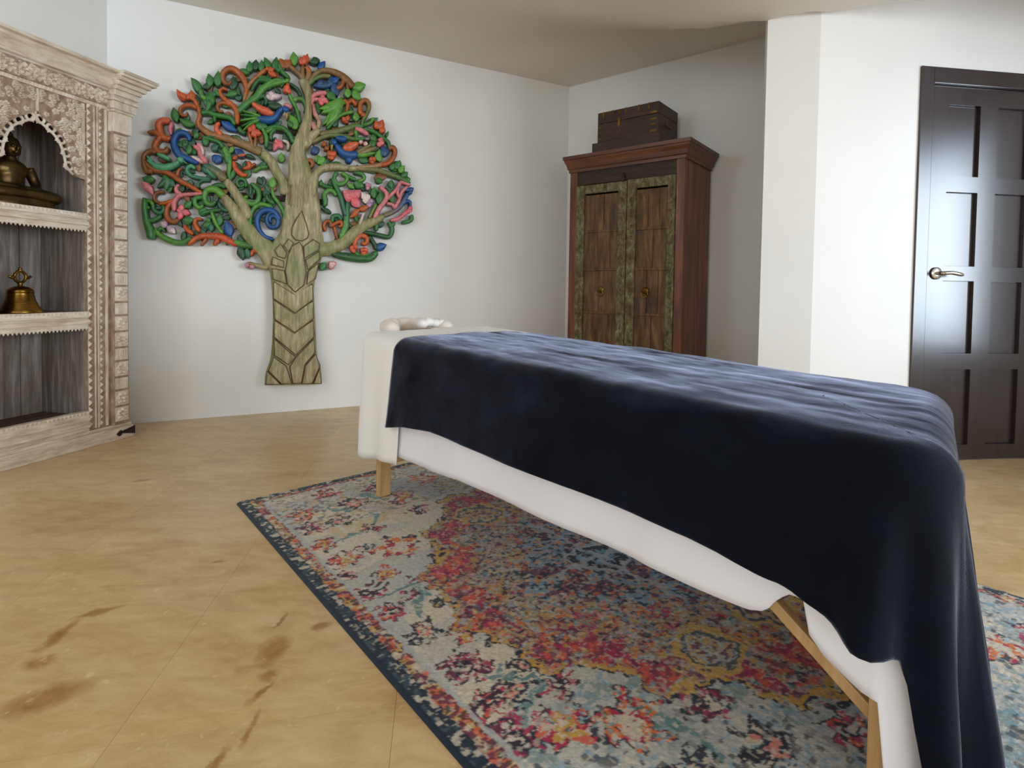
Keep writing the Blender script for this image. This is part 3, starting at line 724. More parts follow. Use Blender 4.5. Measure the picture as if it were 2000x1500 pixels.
def tooth_row(m, x0, x1, z0, z1, n, y, d, vertical=True, side=1):
    for k in range(n):
        if vertical:
            za, zb = z0 + (z1 - z0) * k / n, z0 + (z1 - z0) * (k + 1) / n; xm = x1 if side > 0 else x0; xb = x0 if side > 0 else x1
            m.add([(xb, y, za), (xb, y, zb), (xm, y, (za + zb) / 2), (xb + (xm - xb) * .35, y - d, (za + zb) / 2)], [(0, 1, 3), (1, 2, 3), (2, 0, 3)])
        else:
            xa, xb = x0 + (x1 - x0) * k / n, x0 + (x1 - x0) * (k + 1) / n; zt, zm = (z1, z0) if side > 0 else (z0, z1)
            m.add([(xa, y, zt), (xb, y, zt), ((xa + xb) / 2, y, zm), ((xa + xb) / 2, y - d, zt + (zm - zt) * .35)], [(0, 1, 3), (1, 2, 3), (2, 0, 3)])

m = MB(); m.box(BWD, 0.0, 0.0, 0.352, 0, 0.070); m.box(BWD + .008, -0.008, 0.008, 0.352, 0.070, 0.088)
m.build('plinth', M_WHITEWASH_H, bk, bevel=0.003)
for s_ in (0, 1):
    f_ = (lambda a: a) if s_ == 0 else mir
    poly = [(f_(a), z) for a, z in ((0.002, .016), (0.002, .062), (-.072, .046), (-.078, .054), (-.088, .050), (-.104, .034), (-.088, .020), (-.078, .024), (-.072, .034))]
    m = MB(); m.prism(poly, -0.004, 0.001); m.box(min(f_(0.0), f_(.003)), max(f_(0.0), f_(.003)), -0.004, 0.07, .016, .062)
    m.build('iron_strap', M_IRON, bk)
m = MB(); m.box(BWD + .02, -.02, .030, .352, 1.935, 1.955); m.build('top_board', M_WHITEWASH_H, bk)
for a0 in (-0.045, BWD + 0.02):
    m = MB(); m.box(a0, a0 + .025, .045, .350, .088, 1.94); m.build('side_panel', M_WHITEWASH, bk)
# inner cheeks of the niches
for a0 in (AR, AL - .016):
    m = MB(); m.box(a0, a0 + .016, .05, .328, .10, 1.93); m.build('cheek', M_PLANK, bk)
# back planks
xe = [AL, AL + .11, AL + .235, AR - .10, AR]
for a, b in zip(xe, xe[1:]):
    m = MB(); m.box(a + .0012, b - .0012, .328 + random.uniform(0, .004), .346, .09, 1.93); m.build('back_plank', M_PLANK, bk)
# stiles and pilasters with their carving
for s_ in (0, 1):
    f_ = (lambda a: a) if s_ == 0 else mir
    xa, xb = sorted((f_(AR), f_(-.118)))
    m = MB(); m.box(xa, xb, .022, .052, .088, 1.95); st = m.build('stile', M_RECESS, bk, bevel=0.002)
    m = MB()
    e0, e1 = sorted((f_(AR + .002), f_(AR + .026))); tooth_row(m, e0, e1, .10, 1.86, 44, .022, .014, True, 1 if s_ == 0 else -1)
    e0, e1 = sorted((f_(AR + .062), f_(AR + .082))); tooth_row(m, e0, e1, .10, 1.86, 50, .022, .012, True, 1 if s_ == 0 else -1)
    m.build('dogtooth_carving', M_WHITEWASH, st, kind='stuff')
    m = MB()
    for c0, c1 in ((AR + .034, AR + .040), (AR + .050, AR + .056), (AR + .092, AR + .104)):
        e0, e1 = sorted((f_(c0), f_(c1))); m.box(e0, e1, .016, .023, .095, 1.90)
    m.build('bead_moulding', M_WHITEWASH, st, bevel=0.001)
    xa, xb = sorted((f_(-.118), f_(-.030)))
    m = MB(); m.box(xa, xb, -.002, .05, .088, 1.75); pl = m.build('pilaster', M_RECESS, bk, bevel=0.003)
    xc = (xa + xb) / 2; z = .105; k = 0
    while z < 1.70:
        kind = k % 5; h = .085 if kind in (0, 1, 3) else .070
        m = MB()
        if kind in (0, 1, 3):
            m.box(xa + .008, xb - .008, -.006, 0, z + .003, z + h - .003); flower(m, xc, z + h / 2, -.006, .037, 6 if kind else 8, .016, k)
            m.build('rosette_tile', M_WHITEWASH, pl)
        elif kind == 2:
            for w_ in (0, .012): m.box(xa + .008 + w_, xb - .008 - w_, -.004 - w_ * .3, 0, z + .004 + w_, z + h - .004 - w_)
            m.build('panel_tile', M_WHITEWASH, pl)
        else:
            m.box(xa + .008, xb - .008, -.005, 0, z + .003, z + h - .003)
            for q_ in range(5): m.box(xa + .014 + q_ * .013, xa + .021 + q_ * .013, -.009, -.005, z + .010, z + h - .010)
            m.build('reeded_tile', M_WHITEWASH, pl)
        z += h + .006; k += 1
    # capital
    m = MB()
    for (dx, dy, z0, z1) in ((.008, .022, 1.730, 1.838), (.016, .030, 1.838, 1.852), (.022, .036, 1.852, 1.896), (.032, .046, 1.896, 1.910)):
        m.box(xa - dx, xb + dx, -dy, .06, z0, z1)
    m.build('capital', M_WHITEWASH, bk, bevel=0.003)
# cornice: moulded profile running round the top
prof = [(.05, 1.948), (-.010, 1.948), (-.014, 1.962), (-.026, 1.968), (-.034, 1.990), (-.046, 2.010), (-.062, 2.028), (-.066, 2.040), (-.084, 2.046), (-.086, 2.062), (.05, 2.062)]
m = MB(); m.prism([(y + .030, z) for y, z in prof], mir(-.128), -.128, 'x'); m.build('cornice', M_WHITEWASH_H, bk)
for s_ in (0, 1):
    m = MB()
    for (o1, z0, z1) in ((.030, 1.910, 1.930), (.040, 1.930, 1.962), (.052, 1.962, 1.985), (.068, 1.985, 2.010), (.084, 2.010, 2.030), (.104, 2.030, 2.046), (.112, 2.046, 2.062)):
        f_ = (lambda a: a) if s_ == 0 else mir
        e0, e1 = sorted((f_(-.128), f_(-.03 + o1))); m.box(e0, e1, -o1 * .85, .20 if o1 < .05 else .352, z0, z1)
    m.build('cornice_return', M_WHITEWASH_H, bk, bevel=0.003)
m = MB(); m.box(BWD + .03, -.03, -.0, .352, 2.058, 2.064); m.build('top_panel', M_WHITEWASH_H, bk)
# frieze with carved flowers
m = MB(); m.box(mir(-.125), -.125, .004, .05, 1.862, 1.95); fr = m.build('frieze', M_RECESS, bk, bevel=0.002)
for k in range(11):
    x = mir(-.155) + (-.155 - mir(-.155)) * k / 10
    m = MB(); flower(m, x, 1.906, .004, .036, 7 if k % 2 else 5, .016, k * .4)
    for s_ in (-1, 1):
        for t_ in (-1, 1): flower(m, x + s_ * .031, 1.906 + t_ * .026, .004, .015, 4, .011, .3)
    m.build('frieze_flower', M_WHITEWASH, fr)
m = MB(); tooth_row(m, mir(-.125), -.125, 1.846, 1.864, 40, .012, .008, False, 1); m.box(mir(-.125), -.125, .012, .05, 1.844, 1.866)
m.build('tooth_band', M_WHITEWASH, bk, kind='stuff')
# cusped arch panel
Z1 = lambda X, Y: BK.plane(X / 3.125, Y / 3.125, .025)
ringsR = [Z1(*p) for p in ((290, 735), (355, 790), (415, 860), (447, 940), (462, 1020))]
apex = Z1(260, 700)
ringsR = [(x - apex[0], z) for x, z in ringsR]; ringsR = [(x * .228 / .20 if False else x, z) for x, z in ringsR]
edge = [(.0, apex[1] + .012)]
for i, (x, z) in enumerate(ringsR):
    nx, nz = (.55, .83) if i < 2 else ((.85, .5) if i < 4 else (.97, .2))
    edge.append((x + nx * .012, z + nz * .012))
edge += [(ringsR[-1][0] + .030, 1.452), (AR - AM, 1.438)]
curve = [p for p in crom(edge, 4)]
poly = [(AM + x, z) for x, z in curve] + [(AR, 1.846), (AL, 1.846)] + [(AM - x, z) for x, z in reversed(curve)][:-1]
# split in two halves so each face polygon is simple
half = [(x, z) for x, z in curve] + [(AR - AM, 1.846), (0, 1.846)]
for s_ in (1, -1):
    m = MB(); m.prism([(AM + s_ * x, z) for x, z in half], .026, .046); ap = m.build('arch_panel', M_RECESS, bk)
    rr = random.Random(4)
    for _ in range(150):
        x = rr.uniform(.01, .215); z = rr.uniform(1.47, 1.835)
        ez = interp(sorted([(c[0], c[1]) for c in curve]), x)
        if z < ez + .022: continue
        m = MB(); flower(m, AM + s_ * x, z, .026, rr.uniform(.011, .019), rr.choice((4, 5, 6)), .012, rr.uniform(0, 3))
        m.build('carved_leaf', M_WHITEWASH, ap)
    m = MB(); m.box(*sorted((AM + s_ * .205, AM + s_ * .218)), .019, .027, 1.46, 1.84); m.build('panel_bead', M_WHITEWASH, ap)
    inn = []
    for i, (x, z) in enumerate(ringsR):
        dx, dz = (-.5, -.85) if i < 2 else (-.92, -.35)
        inn += [(AM + s_ * (x + dx * .014), .036, z + dz * .014)]
    m = MB(); m.tube([(AM, .036, apex[1] - .004)] + [tuple(p) for p in crom(inn, 4)] + [(AM + s_ * (ringsR[-1][0] + .02), .036, 1.456)], .0065, 8); m.build('arch_band', M_WHITEWASH, ap, smooth=True)
    for i, (x, z) in enumerate(ringsR):
        m = MB(); c = [(AM + s_ * x + .019 * math.cos(t * 2 * PI / 14), .036, z + .019 * math.sin(t * 2 * PI / 14)) for t in range(14)]
        m.tube(c, .0072, 8, True)
        dx, dz = (-.5, -.85) if i < 2 else (-.92, -.35)
        m.tube([(AM + s_ * (x + dx * .016), .036, z + dz * .016), (AM + s_ * (x + dx * .032), .036, z + dz * .032)], [.007, .001], 6)
        m.build('arch_loop', M_WHITEWASH, ap, smooth=True)
m = MB(); m.tube([(AM, .036, apex[1] + .012), (AM, .034, apex[1] - .012)], [.010, .002], 8); m.build('arch_finial', M_WHITEWASH, bk, smooth=True)
m = MB(); m.box(AM - .004, AM + .004, .018, .028, apex[1] + .01, 1.84); m.build('arch_rib', M_WHITEWASH, bk)
# shelves
for zt in (1.262, .736):
    m = MB(); m.box(AL, AR, .05, .328, zt - .024, zt); sh = m.build('shelf', M_DARKSHELF, bk)
    m = MB(); m.box(AL, AR, .018, .05, zt - .092, zt)
    m.box(AL, AR, .010, .02, zt - .034, zt - .022); m.box(AL, AR, .006, .02, zt - .066, zt - .046)
    fa = m.build('shelf_front', M_WHITEWASH_H, sh, bevel=0.002)
    m = MB(); tooth_row(m, AL, AR, zt - .104, zt - .090, 26, .020, .006, False, 1); tooth_row(m, AL, AR, zt - .020, zt - .002, 24, .018, .006, False, 1)
    m.build('scallop_edge', M_WHITEWASH, sh, kind='stuff')
m = MB(); m.box(AL, AR, .05, .328, .150, .176); sh = m.build('shelf', M_DARKSHELF, bk)
m = MB(); m.box(AL, AR, .014, .05, .088, .198); m.box(AL, AR, .004, .02, .110, .124); m.box(AL, AR, .006, .02, .146, .160); m.build('shelf_front', M_WHITEWASH_H, sh, bevel=0.002)
m = MB(); tooth_row(m, AL, AR, .176, .196, 24, .014, .006, False, 1); m.build('scallop_edge', M_WHITEWASH, sh, kind='stuff')

# ------------------------------------------------------------------ things in the bookcase
def remesh(o, v):
    r_ = o.modifiers.new('merge', 'REMESH'); r_.mode = 'VOXEL'; r_.voxel_size = v; r_.use_smooth_shade = True
    s_ = o.modifiers.new('soften', 'SMOOTH'); s_.iterations = 2; s_.factor = 0.5
sx_, _ = BK.plane(24, 380, .16)
SF = Frame(BK.w((sx_, .165, 1.262)), K_YAW)
stt = SF.empty('seated_statue'); tag(stt, 'dark bronze seated figure with crossed legs on the upper bookcase shelf', 'statue')
m = MB(); m.lathe([(0, 0), (.185, 0), (.19, .012), (.176, .022), (.182, .034), (.166, .042), (0, .042)], seg=32, sy=.62); m.build('lotus_base', M_BRONZE, stt, smooth=True)
m = MB()
m.ellipsoid((0, .015, .135), (.062, .050, .085)); m.ellipsoid((0, .012, .185), (.078, .046, .055)); m.ellipsoid((0, .01, .075), (.085, .07, .045))
for s_ in (-1, 1):
    c = crom([(s_ * .05, .0, .070), (s_ * .13, -.02, .068), (s_ * .158, -.05, .062), (s_ * .10, -.075, .060), (s_ * .0, -.080, .062), (-s_ * .05, -.078, .064)], 6)
    m.tube(c, [max(.016, .040 - .022 * i / len(c)) for i in range(len(c))], 12)
    c = crom([(s_ * .078, .012, .205), (s_ * .104, .012, .150), (s_ * .100, -.012, .105), (s_ * .055, -.052, .092), (s_ * .012, -.062, .090)], 6)
    m.tube(c, [.026 - .012 * i / len(c) for i in range(len(c))], 10)
m.tube([(0, .01, .21), (0, .008, .250)], .026, 12)
bd = m.build('body', M_BRONZE, stt); remesh(bd, .006)
m = MB(); m.ellipsoid((0, .004, .292), (.039, .042, .050)); m.ellipsoid((0, .010, .318), (.036, .038, .030)); m.ellipsoid((0, .010, .350), (.015, .015, .020))
m.ellipsoid((0, -.040, .286), (.007, .010, .014)); m.ellipsoid((0, -.036, .266), (.014, .007, .005))
for s_ in (-1, 1): m.ellipsoid((s_ * .040, .008, .280), (.006, .010, .024)); m.ellipsoid((s_ * .015, -.036, .296), (.009, .006, .005))
hdm = m.build('head', M_BRONZE, stt); remesh(hdm, .0035)

bx_, _ = BK.plane(40, 600, .10)
BF = Frame(BK.w((bx_, .10, .736)), K_YAW)
bell = BF.empty('brass_bell'); tag(bell, 'polished brass hand bell with ring handle on the middle bookcase shelf', 'bell')
m = MB(); m.lathe([(0, .002), (.070, .002), (.083, .000), (.085, .006), (.076, .020), (.064, .040), (.055, .065), (.050, .090), (.048, .104), (.050, .108), (.047, .114), (.034, .126), (.016, .133), (0, .134)], seg=40)
m.build('bell_body', M_BRASS, bell, smooth=True)
m = MB()
for r_, z_ in ((.060, .050), (.0505, .100), (.080, .014)): m.tube([(r_ * math.cos(t * 2 * PI / 32), r_ * math.sin(t * 2 * PI / 32), z_) for t in range(32)], .0022, 6, True)
m.build('bell_ridges', M_BRASS, bell, smooth=True)
m = MB(); m.lathe([(0, .130), (.011, .130), (.008, .140), (.011, .146), (.008, .152), (0, .154)], seg=16)
m.tube([(.024 * math.sin(t * 2 * PI / 24), 0, .178 + .028 * math.cos(t * 2 * PI / 24)) for t in range(24)], .0065, 10, True)
for s_ in (-1, 1): m.tube(crom([(s_ * .022, 0, .180), (s_ * .034, 0, .174), (s_ * .044, 0, .180), (s_ * .050, 0, .176)], 4), [.008] * 5 + [.007] * 4 + [.005, .004, .003, .001], 8)
m.ellipsoid((0, 0, .211), (.009, .009, .010)); m.lathe([(0, .216), (.006, .216), (.007, .224), (0, .226)], seg=12)
m.build('ring_handle', M_BRASS, bell, smooth=True)

# ------------------------------------------------------------------ wardrobe
nW = Vector((-.589, -.808, 0))
WF = Frame(P_BW + nW * .508, W_YAW)          # x along the alcove wall, y = 0 at the front of the carcase, wall at y = .508
wd = WF.empty('wardrobe'); tag(wd, 'tall red-brown wardrobe with weathered green-framed doors, in the alcove', 'wardrobe')
X0, X1, ZT = .392, 1.332, 1.80
m = MB(); m.box(X0, X0 + .065, 0, .03, 0, ZT); m.build('front_post', M_RED, wd, bevel=0.003)
m = MB(); m.box(X1 - .060, X1, 0, .03, 0, ZT); m.build('front_post', M_RED, wd, bevel=0.003)
for a in (X0 + .002, X1 - .022):
    m = MB(); m.box(a, a + .020, .03, .468, 0, ZT); m.build('side_panel', M_RED, wd, bevel=0.002)
m = MB(); m.box(X0 + .02, X1 - .02, .45, .468, .02, ZT); m.build('back_panel', M_RED, wd)
m = MB(); m.box(X0 + .065, X1 - .060, .004, .03, 1.695, ZT); m.build('lintel_board', M_LINTEL, wd, bevel=0.003)
m = MB(); m.box(X0 + .02, X1 - .02, .01, .45, .05, .08); m.box(X0 + .065, X1 - .06, .004, .03, 0, .10); m.build('bottom_board', M_RED_H, wd, bevel=0.002)
# cornice as mitred moulding: three sides
pr = [(0.0, 1.795), (.010, 1.795), (.012, 1.815), (.022, 1.822), (.030, 1.850), (.046, 1.872), (.050, 1.885), (.058, 1.888), (.060, 1.912), (0.0, 1.912)]
m = MB(); V = []
for (o_, z) in pr: V += [(X0 - o_ * .55, .468, z), (X0 - o_ * .55, -o_, z), (X1 + o_, -o_, z), (X1 + o_, .468, z)]
n = len(pr); Fc = []
for i in range(n):
    j = (i + 1) % n
    for k in range(3): Fc.append((i * 4 + k, i * 4 + k + 1, j * 4 + k + 1, j * 4 + k))
Fc += [tuple(i * 4 for i in range(n)), tuple(i * 4 + 3 for i in reversed(range(n)))]
m.add(V, Fc); m.build('cornice', M_RED_H, wd)
m = MB(); m.box(X0, X1, 0, .468, 1.895, 1.911); m.build('top_panel', M_RED_H, wd)
dxm = .896
for (a, b, s_) in ((X0 + .067, dxm - .003, 0), (dxm + .003, X1 - .063, 1)):
    dr = WF.empty('door'); dr.parent = wd; dr.location = (0, 0, 0); dr.rotation_euler = (0, 0, 0)
    zt = 1.690 if s_ == 0 else 1.694
    fw = .070
    for (p0, p1, q0, q1) in ((a, a + fw, .105, zt), (b - fw if s_ == 0 else b - fw * .8, b, .105, zt)):
        m = MB(); m.box(p0, p1, -.006, .022, q0, q1); m.build('door_stile', M_PATINA, dr, bevel=0.004)
        m = MB()
        for k in range(34): m.ellipsoid(((p0 + p1) / 2 + random.uniform(-.004, .004), -.007, .13 + k * .046), (.009, .005, .009 + .006 * (k % 3)), 8, 4)
        m.build('carved_beads', M_PATINA, dr, smooth=True, kind='stuff')
    m = MB(); m.box(a + fw, b - fw * .8, -.004, .022, zt - .065, zt); m.build('door_rail', M_PATINA, dr, bevel=0.004)
    zz = [.105, .42, .74, 1.06, 1.345, zt - .065]
    for k, (z0, z1) in enumerate(zip(zz, zz[1:])):
        w_ = (b - fw * .8) - (a + fw); cuts = [0, .38, .74, 1] if (k + s_) % 2 else [0, .55, 1]
        for c0, c1 in zip(cuts, cuts[1:]):
            m = MB(); m.box(a + fw + w_ * c0 + .001, a + fw + w_ * c1 - .001, .006 + random.uniform(-.002, .004), .022, z0, z1 - .012)
            m.build('door_plank', M_OLDPLANK, dr, bevel=0.003)
        if k: 
            m = MB(); m.box(a + fw, b - fw * .8, .000, .022, z0 - .013, z0 + .006); m.build('iron_band', M_OLDPLANK, dr, bevel=0.003)
    rx, rz = WF.plane(*((1172, 566) if s_ == 0 else (1259, 568)), -.01)
    m = MB(); m.lathe([(0, 0), (.026, 0), (.024, .005), (.012, .010), (0, .012)], seg=16); m.v = [(rx + x, .004 - z, rz + y) for x, y, z in m.v]
    m.tube([(rx + .026 * math.sin(t * 2 * PI / 20), -.014, rz - .020 + .026 * math.cos(t * 2 * PI / 20)) for t in range(20)], .0045, 8, True)
    m.tube([(rx, .0, rz), (rx, -.018, rz + .002)], .006, 8)
    m.build('ring_pull', M_BRASS, dr, smooth=True)
m = MB(); m.tube(crom([(.86, -.002, 1.712), (.868, -.012, 1.74), (.872, -.010, 1.70), (.858, -.010, 1.688)], 5), .007, 8); m.build('hasp', M_IRON, wd, smooth=True)

# ------------------------------------------------------------------ chest on the wardrobe
CF = Frame(P_BW + nW * .40 + hd(W_YAW) * .82 + Vector((0, 0, 1.913)), W_YAW)
ch = CF.empty('wooden_chest'); tag(ch, 'small dark wooden chest with brass corner strips on top of the wardrobe', 'chest')
hw, dp_, hh = .256, .330, .340
m = MB(); m.box(-hw - .034, hw + .02, -.022, dp_, 0, .110); m.build('chest_base', M_CHEST, ch, bevel=0.003)
m = MB(); m.box(-hw, hw, 0, dp_ - .01, .110, .255); m.build('chest_body', M_CHEST, ch, bevel=0.002)
m = MB(); m.box(-hw, hw, 0, dp_ - .01, .2575, hh); lid = m.build('chest_lid', M_CHEST, ch, bevel=0.002)
def strip(x0, x1, z0, z1, par, y=-.002):
    m = MB(); m.box(x0, x1, y, .0005, z0, z1); m.build('brass_strip', M_BRASS, par)
for x in (-.212, -.128, -.018, .090): strip(x, x + .012, .300, .341, lid)
strip(-.075, -.052, .310, .328, lid)
for x in (.172,): strip(x, x + .012, .300, .341, lid)
for z in (.130, .176, .214, .262): strip(.190, .240, z, z + .013, ch)
for z in (.136, .180, .222): strip(-hw + .006, -hw + .036, z, z + .010, ch)
m = MB(); m.box(-.078, -.058, -.003, .0005, .215, .285); m.build('lock_plate', M_BRASS, ch)
for x, z in ((-.19, .25), (-.19, .16), (-.11, .08), (-.11, .2), (-.055, .18), (.02, .16), (-.20, .06), (-.10, .045), (.1, .06)):
    m = MB(); m.ellipsoid((x, -.001 if z > .11 else -.023, z), (.006, .004, .006), 8, 5); m.build('stud', M_BRASS, ch, smooth=True)
m = MB(); m.tube(crom([(hw + .002, .11, .20), (hw + .016, .12, .185), (hw + .016, .18, .185), (hw + .002, .19, .20)], 5), .004, 8)
for y in (.11, .19): m.ellipsoid((hw + .001, y, .20), (.005, .010, .010), 8, 6)
m.build('side_handle', M_BRASS, ch, smooth=True)

# ------------------------------------------------------------------ carved and painted tree on the back wall
_bw = Vector((-2.19, 3.644, 0))
TF = Frame(_bw + hd(B_YAW) * 0.302, B_YAW)
tree = TF.empty('carved_tree'); tag(tree, 'large carved wooden tree panel painted with birds and flowers, hanging on the back wall', 'wall art')
PAL = {k: lin(v) for k, v in dict(G=(52, 112, 52), D=(34, 74, 44), L=(92, 148, 56), N=(44, 100, 74), M=(86, 158, 116), O=(176, 86, 34), R=(198, 78, 44), B=(24, 78, 138), K=(34, 70, 110), P=(206, 120, 124),
       H=(222, 92, 104), V=(176, 140, 166), W=(228, 208, 200), T=(158, 146, 106), U=(128, 112, 72), S=(128, 78, 38), Y=(206, 160, 60), C=(206, 96, 62)).items()}
Q = {1: (260, 90, 6.523), 2: (520, 90, 6.523), 3: (260, 300, 6.523), 4: (520, 300, 6.523), 6: (440, 440, 4.546)}
def qpx(q, p): ox, oy, s = Q[q]; return (ox + p[0] / s, oy + p[1] / s)
SIDE = lin((46, 36, 28))
def ribbon(m, q, pts, widths, c0, c1, d=0.030, ridge=0.0, n=5, lift=None, rounded=True):
    """solid carved strip: pts and widths as read from the photograph, laid out on the panel's own plane"""
    s = Q[q][2]; k = len(pts)
    if not isinstance(widths, (list, tuple)): widths = [widths, widths]
    ws = [widths[0] + 0.0] * k
    for i in range(k):
        t = i / (k - 1) * (len(widths) - 1); a = int(t); b = min(a + 1, len(widths) - 1); ws[i] = widths[a] + (widths[b] - widths[a]) * (t - a)
    C = crom([(*qpx(q, p), w / s) for p, w in zip(pts, ws)], n); N = len(C)
    lf = (random.random() * 0.010) if lift is None else lift
    base, mid, top = -0.012, -0.040 - d * 0.72 - lf, -0.040 - d - lf
    V = []; cc = []; Fc = []
    col0, col1 = np.array(PAL[c0]), np.array(PAL[c1])
    for i, (x, y, w) in enumerate(C):
        a = C[max(i - 1, 0)]; b = C[min(i + 1, N - 1)]; tx_, ty_ = b[0] - a[0], b[1] - a[1]; L_ = math.hypot(tx_, ty_) or 1; nx, ny = -ty_ / L_, tx_ / L_
        h = w / 2
        if rounded and (i == 0 or i == N - 1): h *= 0.45
        for f_, yy in ((-1, base), (-1, mid * .80 + base * .20), (-.82, mid), (0, top + ridge), (.82, mid), (1, mid * .80 + base * .20), (1, base)):
            lx, lz = TF.plane(x + nx * h * f_, y + ny * h * f_, -.05); V.append((lx, yy, lz))
            t = i / (N - 1); c_ = col0 * (1 - t) + col1 * t
            pass
            cc.append(SIDE if yy == base else tuple(c_ * (0.8 if abs(f_) == 1 else 1.0)))
    for i in range(N - 1):
        for j in range(6): Fc.append((i * 7 + j, i * 7 + j + 1, (i + 1) * 7 + j + 1, (i + 1) * 7 + j))
    Fc += [tuple(range(7)), tuple((N - 1) * 7 + j for j in reversed(range(7)))]
    m.add(V, Fc, cc)
LEAFW = [.25, .8, 1.0, .9, .55, .06]
def S_(name, q, pts, w, c0, c1=None, **kw):
    m = MB(); ribbon(m, q, pts, w, c0, c1 or c0, **kw); return m.build(name, M_CARVE, tree, smooth=True)
def leaf(q, a, b, w, c, name='leaf', par=None, c1=None, d=0.030):
    """leaf from stem point a to tip b"""
    ax, ay = a; bx, by = b; pts = [(ax + (bx - ax) * t, ay + (by - ay) * t) for t in (0, .2, .42, .62, .82, 1)]
    nx, ny = -(by - ay), bx - ax; bend = random.uniform(-.07, .07); pts = [(x + nx * bend * math.sin(PI * i / 5), y + ny * bend * math.sin(PI * i / 5)) for i, (x, y) in enumerate(pts)]
    m = MB(); ribbon(m, q, pts, [w * f for f in LEAFW], c, c1 or c, d=d, ridge=.006, n=3, rounded=False)
    return m.build(name, M_CARVE, par or tree, smooth=True)
def bloom(q, c, petals, w, c0, name='flower', c1=None):
    m = MB()
    for tip in petals:
        pts = [(c[0] + (tip[0] - c[0]) * t, c[1] + (tip[1] - c[1]) * t) for t in (0, .2, .42, .62, .82, 1)]
        ribbon(m, q, pts, [w * f for f in LEAFW], c1 or c0, c0, d=.036, ridge=.005, n=3, rounded=False)
    return m.build(name, M_CARVE, tree, smooth=True)
def disc(q, c, rx, ry, c0, name='leaf'):
    return leaf(q, (c[0] - rx * .2, c[1] - ry), (c[0] + rx * .2, c[1] + ry), rx * 2, c0, name)

# trunk: one tapering solid, then its limbs
def trunk_solid(left, right, d0, name, mat=M_TRUNK):
    Lc, Rc = crom(left, 4), crom(right, 4); n = min(len(Lc), len(Rc)); m = MB(); V = []; Fc = []
    for i in range(n):
        (xl, yl), (xr, yr) = Lc[i], Rc[i]
        for j in range(9):
            t = j / 8; lx, lz = TF.plane(xl + (xr - xl) * t, yl + (yr - yl) * t, -.05); V.append((lx, -.040 - d0 * (0.62 + .38 * math.sin(PI * t)), lz))
        for t in (1, 0):
            lx, lz = TF.plane(xl + (xr - xl) * t, yl + (yr - yl) * t, -.05); V.append((lx, -.012, lz))
    for i in range(n - 1):
        for j in range(11): Fc.append((i * 11 + j, i * 11 + (j + 1) % 11, (i + 1) * 11 + (j + 1) % 11, (i + 1) * 11 + j))
    Fc += [tuple(range(11)), tuple((n - 1) * 11 + j for j in reversed(range(11)))]
    m.add(V, Fc); return m.build(name, mat, tree, smooth=True)
trunk = trunk_solid([(517, 751), (519, 728), (528, 700), (532, 660), (533, 610), (531, 565), (527, 530), (521, 505), (531, 478), (548, 450), (553, 425), (557, 395), (561, 362), (563, 335), (563, 310), (568, 292), (576, 272), (586, 248), (594, 225), (597, 205), (595, 188), (588, 170), (583, 158)],
                    [(628, 749), (627, 728), (620, 702), (617, 660), (615, 610), (613, 565), (619, 530), (629, 500), (632, 475), (629, 450), (627, 425), (624, 395), (617, 362), (608, 335), (600, 310), (597, 292), (602, 272), (608, 248), (609, 225), (608, 205), (609, 188), (606, 170), (601, 158)], .052, 'trunk')
def limb(q, pts, w, **kw):
    m = MB(); ribbon(m, q, pts, w, 'T', 'U', d=.044, n=6, lift=.002, **kw); m.c = []
    return m.build('branch', M_TRUNK, tree, smooth=True)
limb(3, [(1957, 520), (1900, 350), (1830, 240), (1760, 110), (1650, -20)], [170, 110, 120, 115, 110])
limb(3, [(1480, 830), (1400, 660), (1330, 540), (1250, 430), (1180, 340)], [140, 130, 115, 110, 100])
limb(3, [(1830, 1420), (1700, 1230), (1560, 1100), (1420, 930), (1320, 780), (1230, 650), (1150, 540)], [300, 250, 220, 190, 170, 130, 100])
limb(4, [(600, 560), (605, 420), (610, 330), (650, 240), (740, 185), (880, 172), (1050, 188)], [90, 110, 110, 100, 95, 90, 70])
limb(4, [(560, 1210), (780, 1220), (900, 1180), (1020, 1110), (1130, 1000), (1250, 920), (1380, 860), (1500, 800)], [190, 170, 160, 150, 150, 130, 110, 70])
limb(2, [(400, 1380), (450, 1300), (530, 1220), (600, 1130), (680, 1080)], [150, 130, 120, 110, 80])
# carved plates on the trunk
def plate(pts, q=6, d=.010, name='bark_plate'):
    c = np.mean(np.array(pts, float), 0); m = MB(); V = []; n = len(pts); hw_ = 62.0
    def dep(px, py):
        return -.040 - .052 * (0.66 + .34 * max(0.0, math.cos((px - 574) / hw_ * 1.25)))
    for f_, dd in ((1.0, .004), (.97, d * .7), (.80, d), (0.0, d * 1.1)):
        for p in (pts if f_ else [pts[0]]):
            x, y = qpx(q, (c[0] + (p[0] - c[0]) * f_, c[1] + (p[1] - c[1]) * f_)); lx, lz = TF.plane(x, y, -.05); V.append((lx, dep(x, y) - dd + .004, lz))
    Fc = []
    for r_ in range(2):
        for i in range(n): Fc.append((r_ * n + i, r_ * n + (i + 1) % n, (r_ + 1) * n + (i + 1) % n, (r_ + 1) * n + i))
    for i in range(n): Fc.append((2 * n + i, 2 * n + (i + 1) % n, 3 * n))
    m.add(V, Fc); o_ = m.build(name, M_TRUNK, trunk, smooth=False, bevel=0)
    r_ = MB(); r_.tube([(v[0], v[1] - .001, v[2]) for v in V[:n]], .0045, 6, True); r_.c = [lin((84, 54, 28))] * len(r_.v); r_.build('carved_line', M_CARVE, trunk, smooth=True)
    return o_
def q4to6(p): x, y = qpx(4, p); return ((x - 440) * 4.546, (y - 440) * 4.546)
plate([q4to6(p) for p in ((450, 740), (390, 830), (330, 950), (322, 1040), (370, 1105), (450, 1118), (520, 1085), (538, 1030), (505, 900))])
